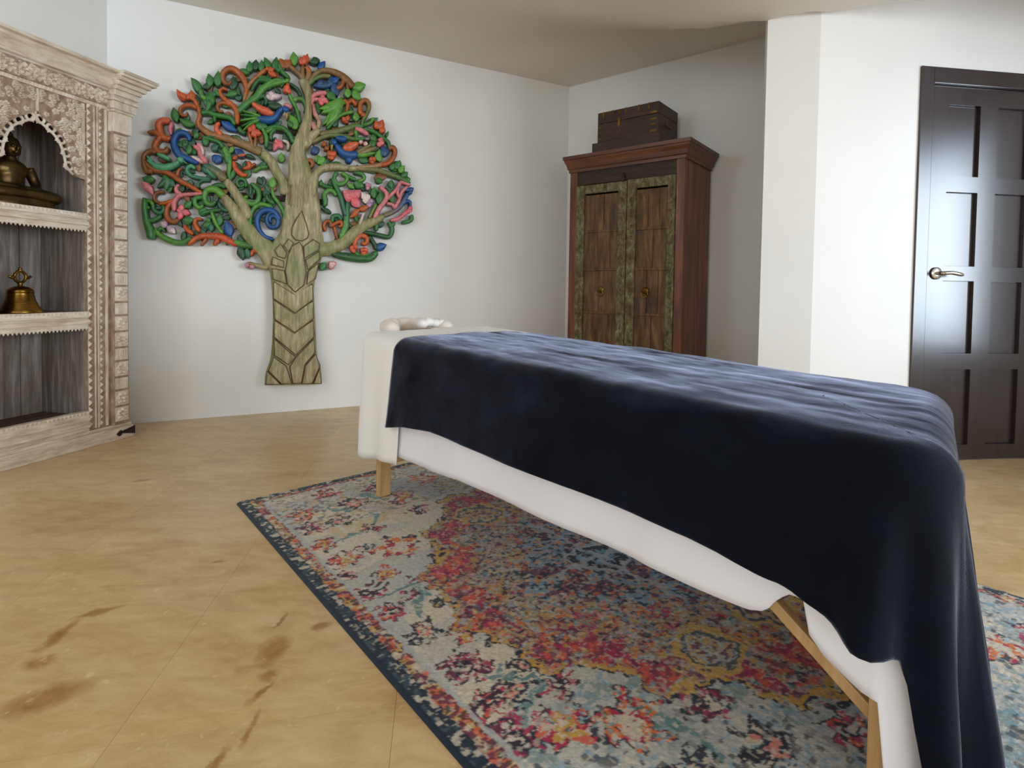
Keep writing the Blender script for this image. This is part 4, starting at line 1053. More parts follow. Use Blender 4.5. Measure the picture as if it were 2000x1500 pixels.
plate([(655, 152), (592, 190), (556, 280), (535, 400), (555, 530), (620, 592), (694, 532), (716, 430), (697, 300), (682, 190)])
for P_ in ([(520, 184), (560, 126), (604, 160), (560, 240)], [(440, 224), (490, 170), (547, 252), (528, 298), (470, 278)], [(422, 284), (518, 322), (518, 376), (414, 350)], [(416, 386), (523, 404), (542, 520), (424, 478)],
           [(695, 192), (780, 130), (832, 162), (828, 218), (702, 296)], [(712, 312), (832, 234), (836, 300), (732, 396)], [(737, 410), (826, 334), (798, 474), (724, 524)]): plate(P_)
vees = [[(428, 494), (620, 612), (776, 514)], [(424, 655), (620, 784), (782, 664)], [(432, 835), (616, 956), (784, 834)], [(430, 995), (626, 1154), (790, 994)]]
for a, b in zip(vees, vees[1:]):
    plate([(p[0] + (4 if i == 0 else -4 if i == 2 else 0), p[1] + 8) for i, p in enumerate(a)] + [(p[0] + (4 if i == 2 else -4 if i == 0 else 0) * -1, p[1] - 8) for i, p in reversed(list(enumerate(b)))])
plate([(434, 1005), (622, 1164), (560, 1230), (440, 1150)]); plate([(632, 1160), (786, 1006), (795, 1120), (704, 1230), (672, 1395), (600, 1395), (572, 1250)])
plate([(432, 1166), (540, 1244), (590, 1395), (500, 1400), (385, 1285)]); plate([(800, 1140), (838, 1240), (770, 1395), (680, 1400), (710, 1244)]); plate([(372, 1290), (490, 1404), (362, 1406)]); plate([(842, 1254), (848, 1400), (782, 1400)])
# vertical tool marks above the top plate
for k in range(7):
    x0 = 285 + k * 38; mm_ = MB(); ribbon(mm_, 4, [(x0 + 6, 400), (x0 + 2, 560), (x0 - 4, 700 - 12 * abs(3 - k))], [14, 20, 10], 'T', 'T', d=.054, lift=.0); mm_.c = []; mm_.build('bark_ridge', M_TRUNK, trunk, smooth=True)

# --- scrolls, vines and branches: (quadrant, points, widths, colour from, colour to, name)
ST = [
 (1, [(1420, 700), (1445, 560), (1410, 430), (1330, 330), (1240, 290), (1160, 330), (1140, 400), (1165, 465), (1225, 490), (1250, 450)], [40, 75, 85, 75, 60, 40], 'O', 'S', 'scroll'),
 (1, [(1410, 720), (1450, 560), (1520, 450), (1620, 360), (1700, 300)], [50, 60, 55, 60], 'U', 'O', 'branch'),
 (1, [(1330, 1000), (1320, 840), (1270, 760), (1190, 700), (1130, 640), (1110, 580), (1150, 548), (1195, 570)], [70, 70, 60, 45, 30], 'O', 'O', 'scroll'),
 (1, [(1280, 780), (1200, 735), (1120, 730), (1075, 770), (1100, 830), (1150, 840)], [50, 50, 40], 'O', 'S', 'scroll'),
 (1, [(1640, 1360), (1540, 1310), (1380, 1240), (1180, 1170), (1000, 1130), (880, 1050), (830, 980), (850, 880), (820, 760), (760, 650)], [110, 105, 95, 80, 70, 55, 60], 'U', 'O', 'branch'),
 (1, [(820, 800), (740, 760), (650, 770), (600, 820), (620, 880), (680, 890), (695, 850)], [50, 55, 45, 30], 'O', 'S', 'scroll'),
 (1, [(870, 860), (960, 850), (1040, 880), (1150, 900), (1250, 930), (1300, 1010)], [60, 65, 60], 'G', 'G', 'vine'),
 (1, [(1040, 890), (1045, 975)], [50, 40], 'G', 'G', 'vine'), (1, [(980, 700), (960, 790), (930, 850)], [110, 70, 50], 'G', 'G', 'vine'),
 (1, [(860, 560), (880, 640), (930, 690)], [70, 60], 'G', 'L', 'vine'),
 (1, [(1130, 1140), (1070, 1080), (1070, 1010), (1110, 990)], [70, 65, 45], 'C', 'C', 'scroll'),
 (1, [(1470, 1100), (1500, 1200), (1535, 1310)], [40, 50], 'O', 'U', 'stem'), (1, [(1565, 1150), (1550, 1310)], [40, 50], 'O', 'U', 'stem'),
 (1, [(1330, 850), (1440, 740), (1560, 660), (1620, 580), (1700, 510), (1850, 470), (1990, 440)], [90, 95, 100, 90, 70, 60], 'G', 'L', 'vine'),
 (1, [(1560, 670), (1660, 640), (1700, 700), (1680, 760)], [60, 50, 40], 'G', 'D', 'vine'),
 (1, [(1690, 1300), (1700, 1180), (1670, 1090), (1640, 1040)], [55, 60, 50], 'G', 'L', 'vine'),
 (1, [(1700, 1100), (1760, 1055), (1860, 1040), (1957, 1070)], [60, 60], 'L', 'G', 'vine'),
 (1, [(1760, 1200), (1760, 1110), (1820, 1060)], [50, 50], 'G', 'G', 'vine'),
 (1, [(480, 960), (390, 950), (330, 990), (340, 1080), (380, 1160), (480, 1190)], [70, 95, 95, 70], 'C', 'O', 'scroll'),
 (1, [(190, 1110), (280, 1100), (350, 1150)], [40, 65, 60], 'S', 'O', 'scroll'),
 (1, [(360, 1150), (290, 1230), (280, 1300), (340, 1350), (420, 1340), (440, 1290)], [80, 85, 80, 60], 'O', 'S', 'scroll'),
 (1, [(500, 980), (475, 1060), (490, 1140)], [55, 60, 40], 'P', 'P', 'scroll'),
 (1, [(830, 1500), (700, 1440), (600, 1400), (540, 1310), (520, 1220), (560, 1130), (640, 1110), (710, 1150), (720, 1215)], [60, 90, 95, 85, 75, 60], 'B', 'B', 'scroll'),
 (1, [(940, 1490), (870, 1400), (840, 1320), (770, 1275)], [80, 75, 65, 45], 'P', 'P', 'scroll'), (1, [(820, 1240), (880, 1310), (890, 1390)], [60, 50, 40], 'P', 'W', 'scroll'), (1, [(750, 1410), (860, 1465), (950, 1490)], [40, 60, 50], 'W', 'P', 'scroll'),
 (1, [(880, 1160), (1000, 1190), (1100, 1230), (1150, 1300)], [45, 50, 60], 'G', 'G', 'vine'),
 (1, [(1160, 1290), (1200, 1400), (1215, 1500)], [80, 90, 80], 'L', 'G', 'vine'),
 (1, [(1050, 1160), (960, 1160), (880, 1200)], [50, 40], 'D', 'G', 'vine'),
 (1, [(1500, 590), (1600, 440), (1760, 470)], [50, 60, 50], 'D', 'G', 'vine'), (1, [(1880, 330), (1830, 290), (1840, 180)], [60, 50, 40], 'G', 'G', 'vine'),
 (1, [(1340, 1040), (1390, 1100), (1440, 1110)], [70, 50], 'G', 'D', 'vine'), (1, [(1250, 1150), (1340, 1180), (1420, 1240)], [45, 50], 'D', 'U', 'vine'),
 (1, [(300, 1370), (220, 1340), (150, 1390), (140, 1480), (170, 1590), (260, 1600 - 10)], [60, 70, 80, 75], 'S', 'S', 'scroll'),
 (3, [(160, 90), (190, 150), (270, 210), (400, 230), (520, 290), (620, 360), (740, 420), (830, 480), (880, 495)], [70, 75, 75, 70, 60, 40], 'S', 'O', 'branch'),
 (3, [(560, 290), (575, 230), (600, 200), (635, 205)], [60, 45, 35], 'O', 'S', 'scroll'),
 (3, [(900, 150), (1060, 230), (1180, 345)], [90, 105, 110], 'N', 'U', 'branch'),
 (3, [(1170, 560), (1060, 465), (960, 460), (910, 530), (930, 620), (1000, 650), (1060, 610)], [90, 90, 80, 70, 50], 'L', 'G', 'scroll'),
 (3, [(910, 560), (800, 570), (790, 640), (840, 690), (900, 660)], [60, 65, 60, 45], 'G', 'L', 'scroll'),
 (3, [(890, 510), (740, 520), (620, 530), (560, 560), (520, 640), (530, 735)], [40, 50, 60, 75, 60], 'P', 'P', 'scroll'), (3, [(620, 530), (555, 480), (555, 425), (595, 405)], [60, 60, 35], 'P', 'P', 'scroll'),
 (3, [(510, 590), (440, 680), (420, 760), (450, 840), (520, 870), (590, 830)], [60, 75, 75, 60], 'O', 'S', 'scroll'), (3, [(510, 595), (420, 630), (330, 640)], [50, 45], 'O', 'O', 'scroll'), (3, [(400, 500), (340, 490), (280, 525), (275, 590), (340, 635)], [45, 55, 50, 40], 'S', 'S', 'scroll'),
 (3, [(990, 330), (820, 310), (720, 270), (690, 200), (740, 160), (790, 195)], [50, 60, 60, 45], 'N', 'M', 'scroll'),
 (3, [(150, 570), (150, 700), (170, 850), (220, 1000), (225, 1090)], [70, 80, 90, 110, 90], 'G', 'G', 'vine'), (3, [(260, 640), (260, 710), (330, 760), (390, 720), (380, 660)], [55, 65, 60, 45], 'G', 'N', 'scroll'), (3, [(160, 840), (260, 850), (370, 790)], [60, 65, 50], 'G', 'G', 'vine'), (3, [(150, 610), (220, 610), (260, 660)], [60, 50], 'G', 'L', 'vine'), (3, [(160, 690), (220, 690)], [50, 40], 'G', 'L', 'vine'),
 (3, [(280, 950), (330, 1030), (420, 1085), (540, 1130), (650, 1130), (740, 1060)], [60, 75, 75, 65], 'L', 'G', 'vine'), (3, [(310, 980), (365, 950), (405, 1000)], [50, 50, 35], 'G', 'G', 'scroll'),
 (3, [(1330, 1170), (1180, 1090), (1080, 1055), (900, 1050), (800, 1080), (700, 1165)], [60, 95, 80, 75, 60], 'R', 'O', 'branch'), (3, [(770, 1030), (690, 970), (655, 915)], [55, 60, 40], 'O', 'R', 'scroll'), (3, [(850, 1000), (790, 900), (810, 835), (885, 840)], [60, 65, 50, 35], 'O', 'O', 'scroll'), (3, [(1090, 1090), (1025, 1170)], [80, 45], 'R', 'O', 'scroll'), (3, [(940, 1080), (900, 1130), (860, 1175)], [50, 45, 30], 'O', 'S', 'scroll'),
 (3, [(1000, 740), (1040, 860), (1090, 950), (1150, 1020)], [50, 50, 40], 'L', 'L', 'stem'), (3, [(1290, 1120), (1400, 1160), (1560, 1190)], [70, 90, 70], 'L', 'D', 'vine'),
 (3, [(1500, 1310), (1530, 1240), (1610, 1255)], [55, 55, 50], 'O', 'R', 'scroll'), (3, [(1470, 1390), (1560, 1420), (1720, 1460)], [40, 50, 70], 'U', 'T', 'stem'),
 (3, [(1420, 380), (1390, 420), (1340, 410), (1325, 350), (1370, 320), (1430, 350), (1440, 430)], [30, 40, 45, 45, 50], 'G', 'G', 'scroll'),
 (3, [(1500, 380), (1590, 460), (1600, 570), (1540, 640), (1450, 620), (1420, 565), (1465, 545)], [60, 70, 70, 60, 35], 'G', 'L', 'scroll'), (3, [(1490, 400), (1500, 470), (1490, 530)], [40, 35], 'D', 'G', 'vine'),
 (3, [(1770, 440), (1790, 540), (1860, 640), (1910, 740), (1935, 840)], [35, 50, 50, 45], 'L', 'G', 'stem'), (3, [(1500, 960), (1495, 820), (1540, 700), (1640, 645), (1760, 680)], [50, 55, 55, 50], 'G', 'L', 'vine'), (3, [(1700, 520), (1720, 590), (1800, 640)], [50, 55, 60], 'D', 'G', 'vine'),
 (3, [(1770, 880), (1740, 850), (1760, 800), (1820, 805), (1850, 860), (1820, 930), (1740, 930), (1700, 850), (1730, 770), (1800, 740)], [35, 45, 55, 65, 60, 55, 50, 40], 'B', 'K', 'scroll'),
 (3, [(1870, 850), (1800, 745), (1700, 720), (1610, 770), (1580, 870), (1610, 980), (1680, 1060), (1790, 1095)], [60, 75, 75, 70, 60, 45], 'B', 'B', 'scroll'),
 (3, [(1280, 100), (1310, 200), (1400, 275), (1460, 270)], [50, 70, 60, 35], 'R', 'O', 'scroll'), (3, [(1470, 100), (1480, 170), (1400, 195)], [60, 65, 40], 'R', 'O', 'scroll'), (3, [(1540, 230), (1620, 180), (1720, 170)], [45, 55, 50], 'L', 'G', 'vine'), (3, [(1560, 130), (1500, 170)], [50, 40], 'S', 'O', 'vine'),
 (3, [(1200, -10), (1230, 120), (1220, 260), (1250, 340)], [85, 80, 60, 50], 'L', 'G', 'vine'), (3, [(990, 345), (880, 350), (830, 395), (840, 440)], [35, 40, 35], 'N', 'G', 'vine'), (3, [(1060, 320), (980, 250), (940, 190)], [60, 60, 50], 'N', 'M', 'vine'),
 (3, [(860, 770), (960, 740), (1080, 720), (1180, 700)], [50, 60, 50], 'G', 'D', 'vine'), (3, [(1000, 430), (1090, 400), (1180, 430)], [60, 60, 50], 'D', 'G', 'vine'), (3, [(1090, 620), (1120, 690), (1210, 740)], [55, 60, 50], 'D', 'N', 'vine'),
 (2, [(490, 480), (440, 380), (350, 300), (290, 250)], [60, 60, 55], 'U', 'S', 'branch'), (2, [(480, 460), (460, 340), (470, 250)], [55, 60, 50], 'U', 'S', 'branch'), (2, [(500, 460), (545, 350), (515, 260)], [60, 75, 45], 'U', 'O', 'branch'),
 (2, [(530, 520), (600, 390), (700, 320), (830, 325), (950, 375), (1040, 450), (1110, 530)], [60, 65, 70, 80, 95, 80], 'U', 'S', 'branch'), (2, [(990, 420), (965, 500), (925, 540), (900, 520)], [60, 55, 40], 'S', 'O', 'scroll'), (2, [(1040, 450), (1030, 520), (1050, 560)], [40, 30], 'S', 'S', 'scroll'),
 (2, [(550, 500), (620, 420), (720, 385), (820, 390)], [50, 60, 50], 'G', 'U', 'vine'),
 (2, [(540, 710), (600, 635), (680, 605), (770, 605)], [60, 65, 60], 'P', 'P', 'scroll'), (2, [(555, 760), (600, 690), (680, 680)], [50, 50, 40], 'P', 'P', 'scroll'),
 (2, [(595, 740), (620, 860), (670, 950), (660, 1060)], [40, 60, 55, 60], 'P', 'T', 'scroll'), (2, [(580, 970), (620, 1050), (670, 1090)], [75, 70, 60], 'P', 'T', 'scroll'),
 (2, [(980, 690), (1035, 730), (1020, 850)], [50, 50, 40], 'O', 'O', 'scroll'), (2, [(1050, 730), (1090, 690), (1150, 760)], [45, 50, 50], 'O', 'O', 'scroll'), (2, [(1220, 1030), (1230, 950), (1290, 850), (1310, 770), (1290, 710), (1240, 695), (1195, 750), (1200, 880)], [45, 50, 55, 60, 60, 65], 'G', 'O', 'scroll'),
 (2, [(680, 1120), (850, 1100), (1000, 1060), (1130, 1020), (1240, 1030)], [80, 85, 75, 60], 'U', 'G', 'branch'), (2, [(770, 1060), (880, 940), (980, 870), (1110, 840)], [60, 50, 45], 'G', 'L', 'vine'), (2, [(580, 1240), (660, 1190), (800, 1140), (960, 1150), (1100, 1185), (1260, 1185)], [60, 60, 60, 50], 'U', 'G', 'vine'),
 (2, [(1240, 1050), (1380, 1100), (1480, 1170), (1555, 1230), (1565, 1310)], [45, 55, 50, 40], 'G', 'G', 'vine'), (2, [(1230, 1010), (1320, 980), (1370, 920)], [55, 50, 50], 'G', 'L', 'vine'), (2, [(1130, 1050), (1220, 1080), (1300, 1135)], [50, 65, 55], 'P', 'P', 'scroll'), (2, [(1130, 1080), (1150, 1140), (1140, 1190)], [50, 40], 'L', 'G', 'vine'),
 (2, [(1550, 1320), (1605, 1290), (1640, 1340), (1620, 1420), (1560, 1490), (1470, 1520)], [55, 60, 60, 60], 'S', 'O', 'scroll'),
 (4, [(1590, 60), (1540, 115), (1400, 155), (1200, 185), (1030, 190)], [50, 60, 70, 75], 'O', 'T', 'branch'), (4, [(1150, 195), (1400, 210), (1560, 260), (1700, 310), (1830, 380)], [60, 65, 70, 55], 'U', 'G', 'branch'),
 (2, [(430, 990), (390, 820), (330, 690), (290, 620)], [45, 50, 45], 'G', 'L', 'stem'), (2, [(350, 700), (400, 670), (470, 690), (505, 780), (490, 850)], [60, 50, 40], 'L', 'D', 'scroll'), (2, [(-10, 1065), (120, 1030), (230, 1060), (310, 1150), (345, 1240)], [55, 60, 60], 'G', 'G', 'vine'), (2, [(275, 1330), (275, 1240), (210, 1205)], [35, 40, 30], 'T', 'W', 'stem'), (2, [(250, 450), (120, 440), (0, 500)], [55, 55], 'G', 'L', 'vine'), (2, [(300, 480), (400, 560), (440, 650)], [40, 45], 'D', 'D', 'vine'), (2, [(160, 230), (200, 330), (300, 420)], [60, 50], 'G', 'G', 'vine'),
 (4, [(500, 100), (560, 90), (590, 140), (545, 185)], [50, 60, 45], 'O', 'S', 'scroll'),
 (4, [(900, 230), (865, 320), (910, 390), (1000, 370), (1030, 300), (960, 245)], [55, 60, 55, 50], 'G', 'L', 'scroll'), (4, [(990, 260), (1080, 310), (1140, 330)], [45, 55], 'G', 'G', 'vine'), (4, [(1110, 245), (1215, 260), (1245, 320), (1170, 360)], [50, 50, 40], 'G', 'L', 'scroll'),
 (4, [(840, 310), (890, 430), (950, 560), (980, 680), (1015, 800)], [45, 65, 65, 60], 'G', 'N', 'stem'), (4, [(1035, 610), (1030, 720), (1020, 850), (1000, 960), (940, 1080)], [50, 60, 85, 85, 60], 'N', 'L', 'stem'), (4, [(685, 380), (760, 420), (850, 440)], [45, 55, 50], 'G', 'D', 'vine'), (4, [(890, 540), (850, 480), (790, 470), (740, 525), (755, 600), (740, 680)], [40, 55, 65, 75, 45], 'L', 'G', 'scroll'), (4, [(700, 340), (690, 420)], [40, 40], 'G', 'G', 'vine'),
 (4, [(1400, 640), (1340, 760), (1310, 830)], [40, 45], 'L', 'U', 'stem'), (4, [(1240, 760), (1200, 870), (1180, 940)], [35, 45, 60], 'W', 'T', 'stem'),
 (4, [(1370, 830), (1440, 700), (1520, 590), (1530, 510), (1440, 415)], [70, 65, 60, 50], 'P', 'P', 'branch'), (4, [(1520, 590), (1620, 500), (1680, 420), (1720, 365), (1835, 405)], [55, 50, 50, 45], 'P', 'P', 'branch'), (4, [(1620, 710), (1690, 600), (1720, 500), (1800, 420)], [50, 45, 45], 'P', 'P', 'branch'), (4, [(1680, 430), (1670, 500), (1690, 570)], [40, 40], 'P', 'P', 'branch'), (4, [(1530, 640), (1600, 650), (1640, 700)], [45, 40], 'P', 'P', 'branch'),
 (4, [(1480, 800), (1620, 740), (1700, 680), (1760, 590), (1805, 500)], [60, 65, 65, 55], 'U', 'B', 'branch'), (4, [(1690, 690), (1780, 610), (1830, 620), (1830, 690)], [45, 50, 35], 'B', 'K', 'scroll'), (4, [(1580, 855), (1680, 830), (1760, 770), (1835, 700)], [50, 55, 50], 'P', 'H', 'branch'), (4, [(1855, 780), (1840, 850), (1730, 885)], [45, 55, 50], 'G', 'G', 'vine'),
 (4, [(1560, 870), (1605, 960), (1565, 1060), (1440, 1040), (1300, 1010), (1240, 1005)], [55, 60, 60, 50], 'G', 'D', 'vine'), (4, [(1410, 890), (1400, 990)], [60, 50], 'G', 'G', 'vine'), (4, [(1310, 1050), (1375, 1150), (1400, 1225)], [50, 55], 'D', 'D', 'vine'),
 (4, [(1115, 1180), (1150, 1090), (1210, 1045), (1285, 1080), (1265, 1150), (1210, 1140)], [60, 60, 60, 45], 'C', 'O', 'scroll'), (4, [(830, 1275), (1000, 1310), (1200, 1335), (1330, 1330), (1410, 1250)], [70, 110, 100, 75], 'D', 'G', 'vine'), (4, [(1130, 1250), (1180, 1300), (1290, 1290)], [50, 60, 50], 'G', 'L', 'vine'),
 (4, [(760, 990), (735, 920), (770, 860), (820, 880), (810, 940)], [40, 50, 50, 40], 'O', 'S', 'scroll'), (4, [(820, 930), (880, 890), (950, 870), (955, 920), (915, 930)], [50, 50, 45, 35], 'O', 'O', 'scroll'), (4, [(865, 930), (885, 1010), (905, 1100)], [45, 40], 'O', 'S', 'stem'), (4, [(840, 880), (850, 805), (920, 795), (955, 850)], [50, 60, 50], 'G', 'N', 'scroll'),
]
for q, pts, w, c0, c1, nm in ST: S_(nm, q, pts, w, c0, c1)

# --- leaves: (quadrant, stem point, tip, width, colour)
LV = [(1, (850, 600), (738, 412), 110, 'G'), (1, (980, 520), (960, 360), 110, 'G'), (1, (1080, 520), (1090, 330), 120, 'G'), (1, (890, 530), (1010, 480), 90, 'D'), (1, (940, 780), (1010, 590), 160, 'G'), (1, (1060, 620), (920, 610), 90, 'N'), (1, (560, 970), (520, 790), 110, 'G'), (1, (780, 1010), (590, 930), 100, 'G'),
 (1, (1130, 970), (1320, 1090), 110, 'B'), (1, (1560, 1010), (1720, 1040), 110, 'G'), (1, (1890, 770), (1720, 760), 100, 'D'), (1, (700, 1380), (720, 1260), 90, 'G'), (1, (930, 1270), (890, 1160), 100, 'G'), (1, (1000, 1330), (1090, 1270), 100, 'N'), (1, (1280, 1290), (1230, 1370), 70, 'L'), (1, (820, 1100), (780, 1180), 90, 'G'),
 (1, (1480, 340), (1480, 200), 100, 'G'), (1, (1560, 310), (1570, 180), 110, 'D'), (1, (1620, 320), (1640, 190), 90, 'G'), (1, (1740, 300), (1670, 150), 90, 'G'), (1, (1830, 320), (1830, 150), 110, 'G'), (1, (1480, 350), (1360, 300), 80, 'G'), (1, (1600, 400), (1770, 440), 90, 'G'), (1, (1260, 560), (1280, 390), 130, 'D'), (1, (1340, 600), (1180, 640), 90, 'G'), (1, (1340, 520), (1360, 640), 60, 'D'), (1, (1100, 640), (1060, 560), 70, 'G'), (1, (1930, 300), (1850, 260), 80, 'G'), (1, (1900, 1480), (1890, 1360), 100, 'L'), (1, (1020, 1470), (1100, 1400), 120, 'B'), (1, (1400, 1400), (1300, 1310), 120, 'K'), (1, (1430, 1390), (1560, 1440), 60, 'D'), (1, (660, 700), (560, 560), 80, 'R', ), (1, (770, 700), (740, 570), 100, 'O'), (1, (1440, 700), (1560, 520), 60, 'U'),
 (3, (270, 330), (120, 310), 110, 'G'), (3, (400, 280), (420, 470), 120, 'G'), (3, (420, 330), (540, 420), 110, 'N'), (3, (430, 330), (310, 440), 70, 'N'), (3, (120, 370), (260, 530), 100, 'P'), (3, (900, 170), (970, 260), 100, 'N'), (3, (640, 840), (770, 850), 120, 'G'), (3, (660, 690), (750, 610), 100, 'G'), (3, (1010, 900), (890, 930), 110, 'G'), (3, (1000, 900), (1000, 1000), 90, 'N'), (3, (980, 870), (930, 820), 80, 'G'), (3, (1100, 920), (1110, 770), 100, 'G'), (3, (850, 790), (940, 700), 110, 'G'), (3, (1240, 1050), (1180, 860), 130, 'B'), (3, (1350, 1190), (1400, 1360), 120, 'D'), (3, (1450, 1210), (1480, 1340), 90, 'N'), (3, (1770, 440), (1775, 300), 110, 'L'), (3, (200, 930), (260, 1100), 130, 'G'), (3, (180, 700), (130, 560), 90, 'D'), (3, (1110, 30), (1050, 130), 110, 'B'), (3, (1420, 0), (1330, 40), 100, 'K'), (3, (1690, 560), (1660, 640), 70, 'D'), (3, (1600, 300), (1650, 400), 90, 'D'), (3, (1720, 640), (1780, 700), 60, 'G'), (3, (1290, 210), (1240, 340), 70, 'G'),
 (2, (360, 250), (345, 80), 110, 'L'), (2, (860, 480), (600, 510), 100, 'K'), (2, (830, 500), (840, 390), 110, 'K'), (2, (850, 480), (910, 640), 120, 'K'), (2, (840, 470), (930, 420), 90, 'B'), (2, (770, 600), (880, 690), 110, 'G'), (2, (1040, 660), (1030, 540), 100, 'L'), (2, (1100, 530), (1265, 500), 130, 'L'), (2, (1110, 570), (1200, 690), 110, 'L'), (2, (1150, 960), (1140, 850), 90, 'L'), (2, (1530, 1160), (1555, 1090), 40, 'G'), (2, (380, 1060), (300, 880), 130, 'L'), (2, (330, 1040), (270, 960), 80, 'G'), (2, (1410, 1460), (1440, 1320), 100, 'L'), (2, (1350, 1130), (1390, 1220), 90, 'G'), (2, (1310, 1270), (1400, 1230), 100, 'G'), (2, (1500, 1410), (1480, 1280), 150, 'K'), (2, (640, 1380), (590, 1280), 120, 'K'), (2, (620, 240), (600, 150), 140, 'D'), (2, (660, 290), (750, 200), 90, 'B'), (2, (640, 1440), (720, 1500), 90, 'G'), (2, (720, 440), (640, 500), 80, 'K'), (2, (900, 960), (860, 1040), 90, 'D'),
 (4, (1650, 200), (1700, 90), 100, 'G'), (4, (1590, 210), (1620, 130), 90, 'G'), (4, (1700, 250), (1760, 160), 90, 'L'), (4, (1720, 290), (1800, 240), 90, 'G'), (4, (1760, 340), (1835, 330), 90, 'G'), (4, (1660, 250), (1640, 310), 70, 'D'), (4, (1120, 370), (1240, 430), 120, 'G'), (4, (1040, 390), (1120, 450), 70, 'L'), (4, (1370, 570), (1375, 430), 90, 'G'), (4, (1420, 640), (1450, 490), 100, 'G'), (4, (1390, 330), (1480, 370), 80, 'G'), (4, (1590, 340), (1590, 450), 80, 'G'), (4, (1390, 1210), (1530, 1160), 110, 'B'), (4, (700, 1490), (760, 1390), 110, 'G'), (4, (740, 60), (650, 130), 110, 'L'), (4, (760, 80), (700, 160), 90, 'G'), (4, (620, 60), (690, 90), 100, 'L'), (4, (1440, 20), (1440, 110), 80, 'L'), (4, (1180, 720), (1310, 670), 80, 'O'), (4, (1180, 710), (1060, 820), 80, 'O'), (4, (830, 760), (700, 690), 60, 'D'), (4, (1640, 880), (1560, 930), 60, 'G')]
for t in LV: leaf(*t[:5])

# --- blossoms: (quadrant, centre, petal tips, petal width, colour, heart)
BLM = [(1, (1720, 320), [(1830, 400), (1700, 280), (1800, 310)], 80, 'R', 'O'), (1, (1520, 1090), [(1530, 985), (1460, 1040), (1640, 1130), (1570, 1170)], 90, 'R', 'C'), (1, (1760, 650), [(1690, 650), (1760, 580), (1790, 700), (1900, 650)], 80, 'V', 'W'), (1, (1845, 1220), [(1790, 1340), (1905, 1310), (1850, 1190), (1800, 1230)], 80, 'P', 'H'), (1, (680, 690), [(600, 600), (720, 610)], 80, 'R', 'O'),
 (3, (620, 740), [(590, 850), (735, 770), (620, 650), (560, 720)], 85, 'H', 'P'), (3, (440, 930), [(355, 880), (545, 1020)], 95, 'W', 'V'), (3, (1480, 1430), [(1425, 1410), (1550, 1450)], 80, 'V', 'P'), (3, (1330, 30), [(1270, 80), (1440, 20)], 60, 'R', 'O'),
 (2, (240, 290), [(170, 170), (310, 180), (250, 180)], 110, 'O', 'S'), (2, (480, 240), [(430, 150), (528, 112), (480, 130)], 90, 'R', 'C'), (2, (265, 600), [(230, 510), (270, 480), (310, 560)], 80, 'R', 'C'), (2, (700, 670), [(740, 640), (790, 735), (710, 770), (670, 720)], 80, 'H', 'P'), (2, (1440, 1060), [(1385, 960), (1480, 945), (1515, 1090)], 100, 'R', 'O'), (2, (1020, 960), [(960, 920), (1050, 890), (1010, 990)], 70, 'R', 'O'), (2, (750, 1280), [(720, 1220), (790, 1330)], 80, 'O', 'S'), (2, (830, 1400), [(780, 1340), (890, 1350), (840, 1460)], 90, 'O', 'R'), (2, (1230, 1240), [(1180, 1215), (1290, 1260)], 60, 'W', 'P'), (2, (1450, 1230), [(1420, 1290), (1470, 1170), (1500, 1250)], 80, 'H', 'P'), (2, (1210, 860), [(1190, 760), (1250, 900)], 70, 'R', 'O'), (2, (1350, 1460), [(1310, 1430), (1390, 1430), (1340, 1510)], 70, 'R', 'O'),
 (4, (1090, 570), [(975, 470), (1100, 470), (1200, 470), (1190, 690), (990, 560)], 120, 'P', 'H'), (4, (1270, 570), [(1210, 510), (1320, 540), (1260, 640)], 90, 'W', 'W'), (4, (1310, 610), [(1360, 620), (1310, 690)], 80, 'V', 'V'), (4, (1300, 420), [(1270, 370), (1335, 390), (1280, 470)], 60, 'V', 'P'), (4, (1815, 480), [(1780, 440), (1870, 440), (1850, 520)], 70, 'B', 'K'), (4, (1820, 720), [(1850, 670), (1790, 760), (1850, 740)], 60, 'H', 'P'), (4, (1110, 1210), [(1060, 1190), (1160, 1170), (1110, 1270)], 80, 'C', 'R'), (4, (1245, 1240), [(1200, 1210), (1290, 1210), (1240, 1300)], 80, 'C', 'R'), (4, (840, 1410), [(795, 1400), (890, 1390), (820, 1480)], 80, 'H', 'W'), (4, (820, 30), [(780, 70), (870, 60)], 70, 'O', 'S')]
for q, c, tips, w, c0, c1 in BLM: bloom(q, c, tips, w, c0, c1=c1)

# --- added filler leaves thicken the crown; dark tones stand in for gap shade
rf = random.Random(21); placed = 0
crown = lambda x, y: ((x - 542) / 235) ** 2 + ((y - 340) / 212) ** 2 < 0.93 and y < 480 - 0.0 * x and not (545 < x < 640 and y > 300)
while placed < 200:
    x, y = rf.uniform(285, 800), rf.uniform(115, 520)
    if not crown(x, y) or y > 462 or (y > 430 and not (300 < x < 480 or 650 < x < 740)): continue
    a_ = rf.uniform(0, 2 * PI); L_ = rf.uniform(14, 26)
    q0 = ((x - 260) * 6.523, (y - 90) * 6.523); q1 = (q0[0] + L_ * 6.5 * math.cos(a_), q0[1] + L_ * 6.5 * math.sin(a_))
    leaf(1, q0, q1, rf.uniform(60, 110), rf.choice(('D', 'D', 'G', 'D', 'N', 'G', 'S')), d=0.004); placed += 1
# --- big feathered leaf
m = MB()
for tip in ((720, 1010), (760, 1030), (800, 980), (700, 860), (670, 810), (930, 690)): ribbon(m, 2, [(960, 690), ((960 + tip[0]) / 2 + 10, (690 + tip[1]) / 2 + 20), tip], [70, 120, 14], 'L', 'L', d=.036, ridge=.004, n=5)
m.build('feathered_leaf', M_CARVE, tree, smooth=True)

